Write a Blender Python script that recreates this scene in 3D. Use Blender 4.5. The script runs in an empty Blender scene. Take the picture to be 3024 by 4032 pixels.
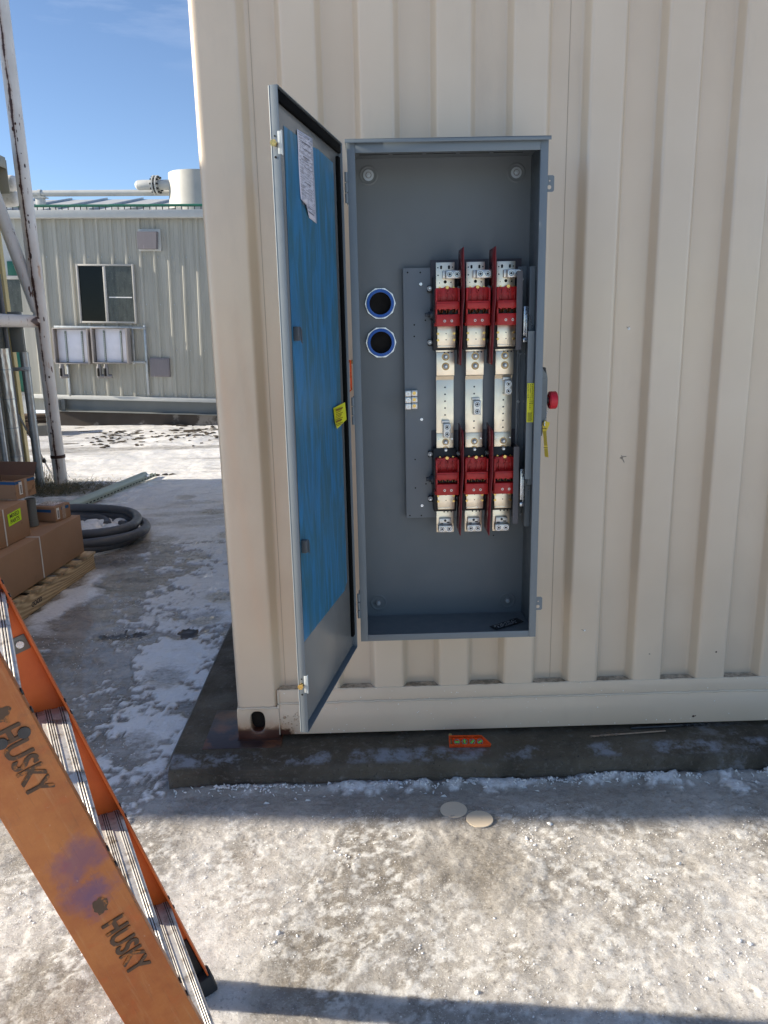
import bpy, bmesh, math, random
import numpy as np
from mathutils import Vector, Matrix, Quaternion
R = math.radians
random.seed(7); rng = np.random.default_rng(7)
scn = bpy.context.scene

# ------------------------------------------------------------------ camera
F_PX, PITCH, ROLL, YAW = 3030.0, 0.2341, -0.0212, 0.0168
CAM = Vector((0, -2.738, 1.538))
_cp, _sp, _cy, _sy = math.cos(PITCH), math.sin(PITCH), math.cos(YAW), math.sin(YAW)
FWD = Vector((_sy*_cp, _cy*_cp, -_sp)); _r = Vector((_cy, -_sy, 0)); _u = _r.cross(FWD)
RGT = math.cos(ROLL)*_r + math.sin(ROLL)*_u; UPV = -math.sin(ROLL)*_r + math.cos(ROLL)*_u
cd = bpy.data.cameras.new('camera'); cam = bpy.data.objects.new('camera', cd)
scn.collection.objects.link(cam)
cam.matrix_world = Matrix(((RGT.x, UPV.x, -FWD.x, CAM.x), (RGT.y, UPV.y, -FWD.y, CAM.y), (RGT.z, UPV.z, -FWD.z, CAM.z), (0, 0, 0, 1)))
cd.sensor_fit = 'VERTICAL'; cd.sensor_height = 24.0; cd.lens = F_PX/4032*24.0
cd.clip_start = 0.02; cd.clip_end = 3000
scn.camera = cam
scn.render.resolution_x, scn.render.resolution_y = 768, 1024

# ------------------------------------------------------------------ light
SUN = Vector((-2.5, 0.15, 1.0)).normalized()
SUN_EL = math.asin(SUN.z)
world = bpy.data.worlds.new("World"); scn.world = world; world.use_nodes = True
wn, wl = world.node_tree.nodes, world.node_tree.links
wn.clear()
wo = wn.new('ShaderNodeOutputWorld'); wb = wn.new('ShaderNodeBackground'); sky = wn.new('ShaderNodeTexSky')
sky.sky_type = 'NISHITA'; sky.sun_disc = False; sky.sun_elevation = SUN_EL
sky.sun_rotation = math.atan2(SUN.x, SUN.y)
sky.air_density = 1.0; sky.dust_density = 0.0; sky.ozone_density = 2.2; sky.altitude = 2500
wb.inputs['Strength'].default_value = 0.088
wtc = wn.new('ShaderNodeTexCoord'); wmp = wn.new('ShaderNodeMapping'); wmp.inputs['Scale'].default_value = (1.6, 1.6, 9.0)
wns = wn.new('ShaderNodeTexNoise'); wns.inputs['Scale'].default_value = 2.3; wns.inputs['Detail'].default_value = 7; wns.inputs['Roughness'].default_value = 0.55
wcr = wn.new('ShaderNodeMapRange'); wcr.inputs['From Min'].default_value = 0.50; wcr.inputs['From Max'].default_value = 0.80; wcr.inputs['To Max'].default_value = 0.55
wsx = wn.new('ShaderNodeSeparateXYZ'); wel = wn.new('ShaderNodeMapRange'); wel.inputs['From Min'].default_value = 0.27; wel.inputs['From Max'].default_value = 0.38
wml = wn.new('ShaderNodeMath'); wml.operation = 'MULTIPLY'
wmx = wn.new('ShaderNodeMix'); wmx.data_type = 'RGBA'; wmx.inputs['B'].default_value = (6.5, 7.0, 8.0, 1)
wl.new(wtc.outputs['Generated'], wmp.inputs[0]); wl.new(wmp.outputs[0], wns.inputs[0]); wl.new(wns.outputs[0], wcr.inputs[0])
wl.new(wtc.outputs['Generated'], wsx.inputs[0]); wl.new(wsx.outputs['Z'], wel.inputs[0])
wl.new(wcr.outputs[0], wml.inputs[0]); wl.new(wel.outputs[0], wml.inputs[1])
wwb = wn.new('ShaderNodeMix'); wwb.data_type = 'RGBA'; wwb.blend_type = 'MULTIPLY'; wwb.inputs['Factor'].default_value = 1; wwb.inputs['B'].default_value = (0.99, 0.975, 0.985, 1)   # camera white balance
wl.new(wml.outputs[0], wmx.inputs['Factor']); wl.new(sky.outputs[0], wmx.inputs['A']); wl.new(wmx.outputs['Result'], wwb.inputs['A']); wl.new(wwb.outputs['Result'], wb.inputs['Color'])
wl.new(wb.outputs[0], wo.inputs['Surface'])
sd = bpy.data.lights.new('sun', 'SUN'); sd.energy = 5.0; sd.angle = R(0.8); sd.color = (1.0, 0.89, 0.73)
so = bpy.data.objects.new('sun', sd); scn.collection.objects.link(so)
so.rotation_euler = (-SUN).to_track_quat('-Z', 'Y').to_euler(); so.location = SUN*30
vs = scn.view_settings
vs.view_transform = 'Standard'; vs.look = 'None'; vs.gamma = 1; vs.exposure = 1.14
scn.cycles.max_bounces = 8
GZ = -0.115                                       # ground level

# ------------------------------------------------------------------ pixel helpers (photo pixels -> rays -> real planes)
DS = 3024/1659.0
def ray(px, py):
    return FWD + RGT*((px-1512)/F_PX) - UPV*((py-2016)/F_PX)
def at(px, py, axis, val):
    d = ray(px, py); t = (val-CAM[axis])/d[axis]; return CAM + d*t
def atd(px, py, axis, val): return at(px*DS, py*DS, axis, val)
def atp(px, py, p0, n):
    d = ray(px, py); t = (p0-CAM).dot(n)/d.dot(n); return CAM + d*t
def Z6(x, y): return (1500+x/2.212, 950+y/2.212)
def Z7(x, y): return (1500+x/2.212, 1500+y/2.212)

# ------------------------------------------------------------------ object helpers
COL = scn.collection
def tag(o, label=None, cat=None, group=None, kind=None):
    if label: o['label'] = label
    if cat: o['category'] = cat
    if group: o['group'] = group
    if kind: o['kind'] = kind
    return o
def thing(name, label, cat, loc=(0, 0, 0), group=None, rot=None):
    o = bpy.data.objects.new(name, None); COL.objects.link(o); o.location = loc
    o.empty_display_size = 0.05
    if rot: o.rotation_euler = rot
    return tag(o, label, cat, group)
def origin(o):
    v = Vector((0, 0, 0))
    while o: v += o.location; o = o.parent
    return v

class MB:
    """collects shapes into one mesh"""
    def __init__(s): s.bm = bmesh.new(); s.mi = 0; s.local = False
    def face(s, vs):
        v = [s.bm.verts.new(Vector(p)) for p in vs]
        f = s.bm.faces.new(v); f.material_index = s.mi; return f
    def box(s, lo, hi, bev=0, M=None, seg=2):
        x0, y0, z0 = [min(a, b) for a, b in zip(lo, hi)]; x1, y1, z1 = [max(a, b) for a, b in zip(lo, hi)]
        co = [(x0, y0, z0), (x1, y0, z0), (x1, y1, z0), (x0, y1, z0), (x0, y0, z1), (x1, y0, z1), (x1, y1, z1), (x0, y1, z1)]
        v = [s.bm.verts.new(M @ Vector(c) if M else c) for c in co]
        fs = []
        for q in ((3, 2, 1, 0), (4, 5, 6, 7), (0, 1, 5, 4), (1, 2, 6, 5), (2, 3, 7, 6), (3, 0, 4, 7)):
            f = s.bm.faces.new([v[i] for i in q]); f.material_index = s.mi; fs.append(f)
        if bev:
            es = list({e for f in fs for e in f.edges})
            r = bmesh.ops.bevel(s.bm, geom=es, offset=bev, segments=seg, profile=0.5, affect='EDGES', clamp_overlap=True)
            for f in r['faces']: f.material_index = s.mi
        return s
    def frame(s, p0, p1):
        d = (Vector(p1)-Vector(p0)).normalized()
        a = Vector((0, 0, 1)) if abs(d.z) < 0.9 else Vector((1, 0, 0))
        x = d.cross(a).normalized(); return d, x, d.cross(x)
    def cyl(s, p0, p1, r, n=16, r2=None, cap=True, hole=0):
        p0, p1 = Vector(p0), Vector(p1); d, x, y = s.frame(p0, p1)
        r2 = r if r2 is None else r2
        def ring(p, rr): return [s.bm.verts.new(p + (x*math.cos(2*math.pi*i/n) + y*math.sin(2*math.pi*i/n))*rr) for i in range(n)]
        A, B = ring(p0, r), ring(p1, r2)
        def quads(P, Q):
            for i in range(n):
                f = s.bm.faces.new([P[i], P[(i+1) % n], Q[(i+1) % n], Q[i]]); f.material_index = s.mi
        quads(A, B)
        if hole:
            C, D = ring(p0, hole), ring(p1, hole)
            quads(D, C); quads(C, A); quads(B, D)
        elif cap:
            f = s.bm.faces.new(A[::-1]); f.material_index = s.mi; f = s.bm.faces.new(B); f.material_index = s.mi
        return s
    def tube(s, pts, r, n=12, cap=True):
        pts = [Vector(p) for p in pts]; rings = []; prev = None
        for i, p in enumerate(pts):
            t = (pts[min(i+1, len(pts)-1)] - pts[max(i-1, 0)]).normalized()
            if prev is None:
                a = Vector((0, 0, 1)) if abs(t.z) < 0.9 else Vector((1, 0, 0)); x = t.cross(a).normalized()
            else:
                x = (prev - t*prev.dot(t)).normalized()
            prev = x; y = t.cross(x); rr = r(i) if callable(r) else r
            rings.append([s.bm.verts.new(p + (x*math.cos(2*math.pi*k/n)+y*math.sin(2*math.pi*k/n))*rr) for k in range(n)])
        for A, B in zip(rings, rings[1:]):
            for k in range(n):
                f = s.bm.faces.new([A[k], A[(k+1) % n], B[(k+1) % n], B[k]]); f.material_index = s.mi
        if cap:
            s.bm.faces.new(rings[0][::-1]).material_index = s.mi; s.bm.faces.new(rings[-1]).material_index = s.mi
        return s
    def prism(s, poly, ext, closed=True):
        """poly: 3D points, ext: vector"""
        ext = Vector(ext); A = [s.bm.verts.new(Vector(p)) for p in poly]; B = [s.bm.verts.new(Vector(p)+ext) for p in poly]
        n = len(poly)
        for i in range(n if closed else n-1):
            f = s.bm.faces.new([A[i], A[(i+1) % n], B[(i+1) % n], B[i]]); f.material_index = s.mi
        if closed:
            s.bm.faces.new(A[::-1]).material_index = s.mi; s.bm.faces.new(B).material_index = s.mi
        return s
    def sphere(s, c, r, sc=(1, 1, 1), sub=2):
        M = Matrix.Translation(c) @ Matrix.Diagonal((r*sc[0], r*sc[1], r*sc[2], 1))
        g = bmesh.ops.create_icosphere(s.bm, subdivisions=sub, radius=1, matrix=M)
        for v in g['verts']:
            for f in v.link_faces: f.material_index = s.mi
        return s
    def build(s, name, mat, parent=None, smooth=40, solid=0, fix=True):
        if fix: bmesh.ops.recalc_face_normals(s.bm, faces=s.bm.faces)
        me = bpy.data.meshes.new(name)
        if parent is not None and not s.local:
            o = origin(parent); bmesh.ops.translate(s.bm, verts=s.bm.verts, vec=-o)
        s.bm.to_mesh(me); s.bm.free()
        for m in (mat if isinstance(mat, (list, tuple)) else [mat]): me.materials.append(m)
        if smooth:
            me.polygons.foreach_set('use_smooth', [True]*len(me.polygons)); me.set_sharp_from_angle(angle=R(smooth))
        ob = bpy.data.objects.new(name, me); COL.objects.link(ob)
        if parent is not None: ob.parent = parent
        if solid:
            md = ob.modifiers.new('solid', 'SOLIDIFY'); md.thickness = solid; md.offset = 0
        return ob

class Many:
    """every call makes a piece (an object) of its own"""
    def __init__(s, local=False): s.__dict__['l'] = []; s.__dict__['loc'] = local; s.__dict__['off'] = None
    def new(s):
        m = MB(); m.local = s.loc; s.l.append(m); return m
    def __getattr__(s, n): return getattr(s.new(), n)
    def build(s, name, mat_, parent=None, **k): return [m.build(name, mat_, parent, **k) for m in s.l]

def round_poly(pts, r, seg=4):
    """2D open polyline with rounded corners"""
    out = [Vector(pts[0])]
    for a, b, c in zip(pts, pts[1:], pts[2:]):
        a, b, c = Vector(a), Vector(b), Vector(c)
        d1, d2 = (a-b), (c-b); L = min(r, d1.length*0.45, d2.length*0.45)
        p, q = b + d1.normalized()*L, b + d2.normalized()*L
        for i in range(seg+1):
            t = i/seg; out.append((1-t)**2*p + 2*t*(1-t)*b + t*t*q)
    out.append(Vector(pts[-1])); return out

def text_mesh(txt, size, origin_, xdir, ydir, mat, name, parent, bold=0.0, align='LEFT', depth=0.0006, spacing=1.0, thick=True):
    cu = bpy.data.curves.new(name, 'FONT'); cu.body = txt; cu.size = size; cu.offset = bold*size
    cu.align_x = align; cu.align_y = 'CENTER'; cu.extrude = depth if thick else 0; cu.space_character = spacing; cu.resolution_u = 3
    to = bpy.data.objects.new(name, cu); COL.objects.link(to)
    dg = bpy.context.evaluated_depsgraph_get(); me = bpy.data.meshes.new_from_object(to.evaluated_get(dg))
    bpy.data.objects.remove(to)
    x, y = Vector(xdir).normalized(), Vector(ydir).normalized(); z = x.cross(y)
    M = Matrix(((x.x, y.x, z.x, origin_[0]), (x.y, y.y, z.y, origin_[1]), (x.z, y.z, z.z, origin_[2]), (0, 0, 0, 1)))
    me.transform(M)
    if parent is not None: me.transform(Matrix.Translation(-origin(parent)))
    me.materials.clear(); me.materials.append(mat)
    ob = bpy.data.objects.new(name, me); COL.objects.link(ob)
    if parent is not None: ob.parent = parent
    return ob

# ------------------------------------------------------------------ materials
def nd(nt, t, **kw):
    n = nt.nodes.new(t)
    for k, v in kw.items(): setattr(n, k, v)
    return n
def noise(nt, scale, detail=4, rough=0.55, vec=None, stretch=None, dist=0):
    tc = nd(nt, 'ShaderNodeTexCoord'); n = nd(nt, 'ShaderNodeTexNoise')
    n.inputs['Scale'].default_value = scale; n.inputs['Detail'].default_value = detail; n.inputs['Roughness'].default_value = rough
    n.inputs['Distortion'].default_value = dist
    src = tc.outputs['Object'] if vec is None else vec
    if stretch:
        mp = nd(nt, 'ShaderNodeMapping'); mp.inputs['Scale'].default_value = stretch
        nt.links.new(src, mp.inputs[0]); src = mp.outputs[0]
    nt.links.new(src, n.inputs['Vector']); return n.outputs[0]
def rng_node(nt, s, a, b, c=0, d=1):
    m = nd(nt, 'ShaderNodeMapRange'); m.inputs['From Min'].default_value = a; m.inputs['From Max'].default_value = b
    m.inputs['To Min'].default_value = c; m.inputs['To Max'].default_value = d; nt.links.new(s, m.inputs[0]); return m.outputs[0]
def mixc(nt, fac, a, b):
    m = nd(nt, 'ShaderNodeMix', data_type='RGBA')
    for k, v in (('Factor', fac), ('A', a), ('B', b)):
        if isinstance(v, (int, float)): m.inputs[k].default_value = v
        elif isinstance(v, tuple): m.inputs[k].default_value = (*v[:3], 1)
        else: nt.links.new(v, m.inputs[k])
    return m.outputs['Result']
def mth(nt, op, a, b=None):
    m = nd(nt, 'ShaderNodeMath', operation=op)
    for i, v in enumerate((a, b)):
        if v is None: continue
        if isinstance(v, (int, float)): m.inputs[i].default_value = v
        else: nt.links.new(v, m.inputs[i])
    return m.outputs[0]
def bump(nt, h, strength, dist, bs):
    b = nd(nt, 'ShaderNodeBump'); b.inputs['Strength'].default_value = strength; b.inputs['Distance'].default_value = dist
    nt.links.new(h, b.inputs['Height']); nt.links.new(b.outputs[0], bs.inputs['Normal']); return b
def new_mat(name):
    m = bpy.data.materials.new(name); m.use_nodes = True
    return m, m.node_tree, m.node_tree.nodes['Principled BSDF']
def mat(name, col, rough=0.5, metal=0.0, var=0.06, vs_=6, bmp=0, bs_=200, dirt=None, dirt_scale=3, dirt_rng=(0.55, 0.7), stretch=None, rvar=0.1, spec=0.5):
    m, nt, b = new_mat(name)
    a = tuple(c*(1-var) for c in col); c2 = tuple(min(1, c*(1+var)) for c in col)
    n = noise(nt, vs_, 5, 0.6, stretch=stretch)
    out = mixc(nt, rng_node(nt, n, 0.3, 0.7), a, c2)
    if dirt:
        dn = noise(nt, dirt_scale, 8, 0.65, stretch=stretch)
        out = mixc(nt, rng_node(nt, dn, *dirt_rng), out, dirt)
    nt.links.new(out, b.inputs['Base Color'])
    b.inputs['Metallic'].default_value = metal; b.inputs['Specular IOR Level'].default_value = spec
    nt.links.new(rng_node(nt, noise(nt, vs_*4, 3), 0.3, 0.7, max(0.02, rough-rvar), min(1, rough+rvar)), b.inputs['Roughness'])
    if bmp: bump(nt, noise(nt, bs_, 3), 1.0, bmp, b)
    return m

M = {}
M['cab'] = mat('cabinet_grey_paint', (0.175, 0.205, 0.225), 0.38, bmp=0.00004, bs_=900, var=0.03)
M['cab_in'] = mat('cabinet_inner_grey', (0.175, 0.195, 0.203), 0.5, bmp=0.00004, bs_=900, var=0.04)
M['plate'] = mat('plate_grey', (0.22, 0.245, 0.265), 0.4, var=0.03)
M['dark_plate'] = mat('insulating_sheet', (0.085, 0.075, 0.085), 0.5)
M['black'] = mat('black_plastic', (0.012, 0.012, 0.014), 0.45)
M['rubber'] = mat('black_rubber', (0.02, 0.02, 0.022), 0.75, bmp=0.0003, bs_=60)
M['hole'] = mat('hole_dark', (0.006, 0.005, 0.004), 0.9)
M['gasket'] = mat('black_gasket', (0.005, 0.005, 0.005), 0.95, spec=0.1)
M['bus'] = mat('plated_busbar', (0.95, 0.83, 0.64), 0.36, metal=1.0, var=0.03, vs_=12, rvar=0.06, stretch=(1, 1, 0.25))
M['lug'] = mat('aluminium_lug', (0.62, 0.60, 0.56), 0.38, metal=1.0, var=0.12, vs_=40)
M['zinc'] = mat('zinc_steel', (0.62, 0.64, 0.66), 0.28, metal=1.0, var=0.1, vs_=60)
M['zinc_s'] = mat('zinc_smooth', (0.55, 0.60, 0.64), 0.4, metal=0.6, var=0.03)
M['brass'] = mat('yellow_zinc', (0.72, 0.48, 0.16), 0.3, metal=1.0, var=0.15, vs_=60)
M['washer'] = mat('iridescent_washer', (0.42, 0.28, 0.13), 0.35, metal=1.0, var=0.35, vs_=90)
M['bolt_dark'] = mat('bolt_dark', (0.30, 0.30, 0.31), 0.4, metal=1.0, var=0.2, vs_=90)
M['red'] = mat('red_moulded_plastic', (0.56, 0.020, 0.018), 0.38, var=0.08, vs_=30)
M['barrier'] = mat('barrier_red_fibre', (0.27, 0.034, 0.038), 0.33, var=0.1, vs_=10)
M['knob'] = mat('knob_red', (0.62, 0.012, 0.03), 0.42)
M['blue_ring'] = mat('blue_throat', (0.006, 0.11, 0.48), 0.35)
M['galv'] = mat('galvanised_steel', (0.42, 0.44, 0.45), 0.42, metal=0.75, var=0.16, vs_=14)
M['alu'] = mat('aluminium', (0.62, 0.62, 0.63), 0.36, metal=0.9, var=0.1, vs_=20, dirt=(0.22, 0.21, 0.19), dirt_scale=12, dirt_rng=(0.55, 0.8))
M['white_metal'] = mat('white_metal', (0.66, 0.67, 0.66), 0.5, dirt=(0.4, 0.39, 0.36), dirt_scale=4)
M['ink'] = mat('ink', (0.03, 0.03, 0.035), 0.8)
M['ink_worn'] = mat('worn_ink', (0.10, 0.055, 0.03), 0.8, dirt=(0.38, 0.13, 0.03), dirt_scale=60, dirt_rng=(0.55, 0.62))
M['yellow'] = mat('yellow_sticker', (0.78, 0.74, 0.02), 0.45, var=0.03)
M['tag_yellow'] = mat('yellow_tag', (0.72, 0.52, 0.03), 0.5, var=0.05)
M['lime'] = mat('lime_label', (0.62, 0.95, 0.02), 0.6, var=0.02)
M['white'] = mat('white_label', (0.78, 0.77, 0.75), 0.6, var=0.03)
M['strap'] = mat('white_strap', (0.7, 0.68, 0.64), 0.5)
M['bluetape'] = mat('blue_tape', (0.015, 0.10, 0.26), 0.45)
M['cleartape'] = mat('clear_tape', (0.42, 0.33, 0.27), 0.25)
M['level_o'] = mat('level_orange', (0.85, 0.10, 0.015), 0.3, metal=0.35, var=0.04)
M['vial'] = mat('vial_green', (0.12, 0.55, 0.08), 0.15)
M['steel_dark'] = mat('dark_tool_steel', (0.05, 0.05, 0.052), 0.4, metal=0.7, var=0.2, vs_=60)
M['steel_brown'] = mat('brown_tool_steel', (0.30, 0.22, 0.16), 0.4, metal=0.6, var=0.2, vs_=60)
M['rust'] = mat('rusted_steel', (0.045, 0.017, 0.01), 0.75, var=0.4, vs_=25, bmp=0.001, bs_=60, dirt=(0.16, 0.06, 0.03), dirt_scale=20)
M['hose'] = mat('grey_hose', (0.10, 0.105, 0.115), 0.42, var=0.1, bmp=0.0006, bs_=40)
M['pvc'] = mat('pale_green_fibreglass', (0.36, 0.43, 0.38), 0.4)
M['pipe_grey'] = mat('grey_pvc', (0.17, 0.19, 0.19), 0.5)
M['cream_pipe'] = mat('hub_pipe_inside', (0.45, 0.40, 0.33), 0.5)
M['winframe'] = mat('window_frame', (0.42, 0.41, 0.38), 0.5)
M['green'] = mat('dark_green_paint', (0.008, 0.12, 0.075), 0.45, var=0.12, stretch=(4, 4, 0.6))
M['skid'] = mat('skid_grey', (0.155, 0.165, 0.16), 0.55, var=0.1, vs_=3)
M['yellow_trim'] = mat('yellow_trim', (0.58, 0.47, 0.22), 0.5, var=0.08)
M['olive'] = mat('olive_siding', (0.13, 0.135, 0.11), 0.5)
M['roof_g'] = mat('roof_grey', (0.34, 0.35, 0.35), 0.5)
M['disc'] = mat('cardboard_disc', (0.72, 0.61, 0.46), 0.8, bmp=0.0006, bs_=80)
M['soil'] = mat('dark_soil', (0.045, 0.035, 0.025), 0.95, var=0.4, vs_=30)

def mat_glass(name, col, rough=0.06):
    m, nt, b = new_mat(name); b.inputs['Base Color'].default_value = (*col, 1); b.inputs['Roughness'].default_value = rough
    b.inputs['Specular IOR Level'].default_value = 0.15; return m
M['glass'] = mat_glass('dark_glass', (0.006, 0.008, 0.009))
M['glass2'] = mat('screened_glass', (0.045, 0.05, 0.045), 0.22, var=0.5, vs_=6, stretch=(3, 1, 0.8))
m, nt, b = new_mat('insulation_jacket')
nt.links.new(mixc(nt, rng_node(nt, noise(nt, 5, 5, 0.6, stretch=(3, 3, 0.6)), .3, .7), (0.5, 0.47, 0.42), (0.75, 0.73, 0.70)), b.inputs['Base Color'])
b.inputs['Metallic'].default_value = 0.9; b.inputs['Roughness'].default_value = 0.32
bump(nt, noise(nt, 6, 3, 0.5, stretch=(2, 2, 0.5)), 1, 0.02, b); M['jacket'] = m

# beige container paint, with dirt settled on horizontal ledges and rust at the foot of the corner
m, nt, b = new_mat('beige_container_paint')
gp = nd(nt, 'ShaderNodeNewGeometry'); sx = nd(nt, 'ShaderNodeSeparateXYZ'); nt.links.new(gp.outputs['Position'], sx.inputs[0])
base = mixc(nt, rng_node(nt, noise(nt, 2.2, 4), .3, .7), (0.63, 0.51, 0.375), (0.685, 0.565, 0.425))
base = mixc(nt, mth(nt, 'MULTIPLY', rng_node(nt, noise(nt, 1.4, 7, 0.7, stretch=(3, 1, 1)), .56, .76), 0.25), base, (0.45, 0.37, 0.29))
geo = nd(nt, 'ShaderNodeNewGeometry'); sn = nd(nt, 'ShaderNodeSeparateXYZ'); nt.links.new(geo.outputs['Normal'], sn.inputs[0])
led = mth(nt, 'MULTIPLY', rng_node(nt, sn.outputs['Z'], .6, .9), rng_node(nt, noise(nt, 30, 6, 0.7), .35, .6))
base = mixc(nt, led, base, (0.20, 0.165, 0.115))
zl = mth(nt, 'MULTIPLY', rng_node(nt, sx.outputs['Z'], 0.10, 0.0), rng_node(nt, sx.outputs['X'], -0.27, -0.37))
rm = mth(nt, 'ADD', mth(nt, 'MULTIPLY', zl, 0.55), mth(nt, 'MULTIPLY', noise(nt, 26, 8, 0.7), 0.6))
halo = mth(nt, 'MULTIPLY', rng_node(nt, rm, .30, .66), zl)
base = mixc(nt, halo, base, (0.38, 0.19, 0.08))
base = mixc(nt, mth(nt, 'MULTIPLY', rng_node(nt, rm, .60, .68), rng_node(nt, sx.outputs['Z'], 0.050, 0.020)), base, (0.06, 0.02, 0.012))
nt.links.new(base, b.inputs['Base Color']); nt.links.new(rng_node(nt, noise(nt, 9, 3), .3, .7, 0.34, 0.46), b.inputs['Roughness'])
b.inputs['Specular IOR Level'].default_value = 0.55; b.inputs['Coat Weight'].default_value = 0.6; b.inputs['Coat Roughness'].default_value = 0.12
hb = mth(nt, 'ADD', mth(nt, 'MULTIPLY', noise(nt, 500, 2), 0.05), noise(nt, 5, 3, 0.5, stretch=(1, 1, 0.5)))
bump(nt, hb, 1.0, 0.0014, b); M['beige'] = m
# thick seam of paint over welds
M['weld'] = mat('painted_weld', (0.66, 0.57, 0.44), 0.4, bmp=0.003, bs_=55)

# concrete pad: wet dark concrete with lighter dry patches
m, nt, b = new_mat('wet_concrete')
c = mixc(nt, rng_node(nt, noise(nt, 3, 8, 0.65), .35, .68), (0.040, 0.030, 0.018), (0.125, 0.102, 0.070))
c = mixc(nt, rng_node(nt, noise(nt, 45, 6, 0.7), .55, .75), c, (0.17, 0.155, 0.135))
c = mixc(nt, rng_node(nt, noise(nt, 70, 3, 0.6), .64, .72), c, (0.025, 0.022, 0.018))
gp = nd(nt, 'ShaderNodeNewGeometry'); sx = nd(nt, 'ShaderNodeSeparateXYZ'); nt.links.new(gp.outputs['Position'], sx.inputs[0])
band = mth(nt, 'MULTIPLY', rng_node(nt, sx.outputs['Y'], -0.085, -0.105), rng_node(nt, sx.outputs['Y'], -0.172, -0.158))
icy = mth(nt, 'MULTIPLY', band, rng_node(nt, noise(nt, 7, 7, 0.7), .50, .60))
c = mixc(nt, mth(nt, 'MULTIPLY', icy, 0.8), c, (0.27, 0.29, 0.33))
frost = mth(nt, 'MULTIPLY', rng_node(nt, sx.outputs['X'], 0.9, 1.4), rng_node(nt, noise(nt, 6, 8, 0.75), .52, .62))
c = mixc(nt, mth(nt, 'MULTIPLY', frost, 0.5), c, (0.24, 0.25, 0.28))
nt.links.new(c, b.inputs['Base Color']); nt.links.new(rng_node(nt, noise(nt, 8, 5), .35, .65, 0.42, 0.85), b.inputs['Roughness'])
hh = mth(nt, 'ADD', noise(nt, 60, 8, 0.7), mth(nt, 'MULTIPLY', noise(nt, 12, 4, stretch=(.3, 1, 6)), 0.8))
bump(nt, hh, 1.0, 0.006, b); M['concrete'] = m

# rusty white tube paint
m, nt, b = new_mat('rusty_white_paint')
c = mixc(nt, rng_node(nt, noise(nt, 3, 6), .3, .7), (0.56, 0.53, 0.49), (0.70, 0.68, 0.65))
st = noise(nt, 7, 7, 0.7, stretch=(2.2, 2.2, 0.35))
c = mixc(nt, rng_node(nt, st, .60, .66, 0, .7), c, (0.42, 0.22, 0.10))
c = mixc(nt, rng_node(nt, noise(nt, 9, 6, 0.6, stretch=(2, 2, 0.5)), .645, .67), c, (0.09, 0.03, 0.02))
nt.links.new(c, b.inputs['Base Color']); b.inputs['Roughness'].default_value = 0.45; 
gp = nd(nt, 'ShaderNodeNewGeometry'); sx = nd(nt, 'ShaderNodeSeparateXYZ'); nt.links.new(gp.outputs['Position'], sx.inputs[0])
ln = mth(nt, 'ADD', mth(nt, 'ADD', sx.outputs['X'], 3.538), mth(nt, 'MULTIPLY', sx.outputs['Z'], .006))
ln = mth(nt, 'ADD', ln, mth(nt, 'MULTIPLY', mth(nt, 'SUBTRACT', noise(nt, 1.6, 4, .6, vec=gp.outputs['Position'], stretch=(0, 0, 1)), .5), .06))
wdt = rng_node(nt, noise(nt, 2.5, 6, .75, vec=gp.outputs['Position'], stretch=(.3, .3, 1)), .42, .72, .0008, .020)
crk = rng_node(nt, mth(nt, 'SUBTRACT', mth(nt, 'ABSOLUTE', ln), wdt), .003, -.001)
hal = rng_node(nt, mth(nt, 'SUBTRACT', mth(nt, 'ABSOLUTE', ln), wdt), .022, .0, 0, .5)
c = mixc(nt, hal, c, (0.40, 0.24, 0.15)); c = mixc(nt, crk, c, (0.055, 0.02, 0.012)); nt.links.new(c, b.inputs['Base Color'])
bump(nt, st, 0.6, 0.004, b); M['rustwhite'] = m

# cardboard
m, nt, b = new_mat('cardboard')
c = mixc(nt, rng_node(nt, noise(nt, 3, 6), .3, .7), (0.31, 0.18, 0.10), (0.37, 0.22, 0.13))
c = mixc(nt, rng_node(nt, noise(nt, 9, 4, 0.6), .66, .70, 0, .55), c, (0.12, 0.06, 0.03))
nt.links.new(c, b.inputs['Base Color']); b.inputs['Roughness'].default_value = 0.72
bump(nt, noise(nt, 4, 3), 1, 0.006, b); M['card'] = m
M['card_dark'] = mat('wet_cardboard', (0.15, 0.075, 0.045), 0.65, var=0.15)

# wood
m, nt, b = new_mat('pallet_wood')
w = nd(nt, 'ShaderNodeTexWave', wave_type='RINGS'); w.inputs['Scale'].default_value = 3.5; w.inputs['Distortion'].default_value = 6; w.inputs['Detail'].default_value = 3
tc = nd(nt, 'ShaderNodeTexCoord'); mp = nd(nt, 'ShaderNodeMapping'); mp.inputs['Scale'].default_value = (5, 0.6, 6); nt.links.new(tc.outputs['Object'], mp.inputs[0]); nt.links.new(mp.outputs[0], w.inputs[0])
c = mixc(nt, w.outputs['Fac'], (0.38, 0.26, 0.14), (0.62, 0.47, 0.28))
c = mixc(nt, rng_node(nt, noise(nt, 5, 6), .55, .75, 0, .6), c, (0.22, 0.15, 0.09))
nt.links.new(c, b.inputs['Base Color']); b.inputs['Roughness'].default_value = 0.7; bump(nt, w.outputs['Fac'], .6, 0.002, b); M['wood'] = m
M['wood_dark'] = mat('wet_dark_wood', (0.07, 0.04, 0.02), 0.6, var=0.3)

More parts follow.
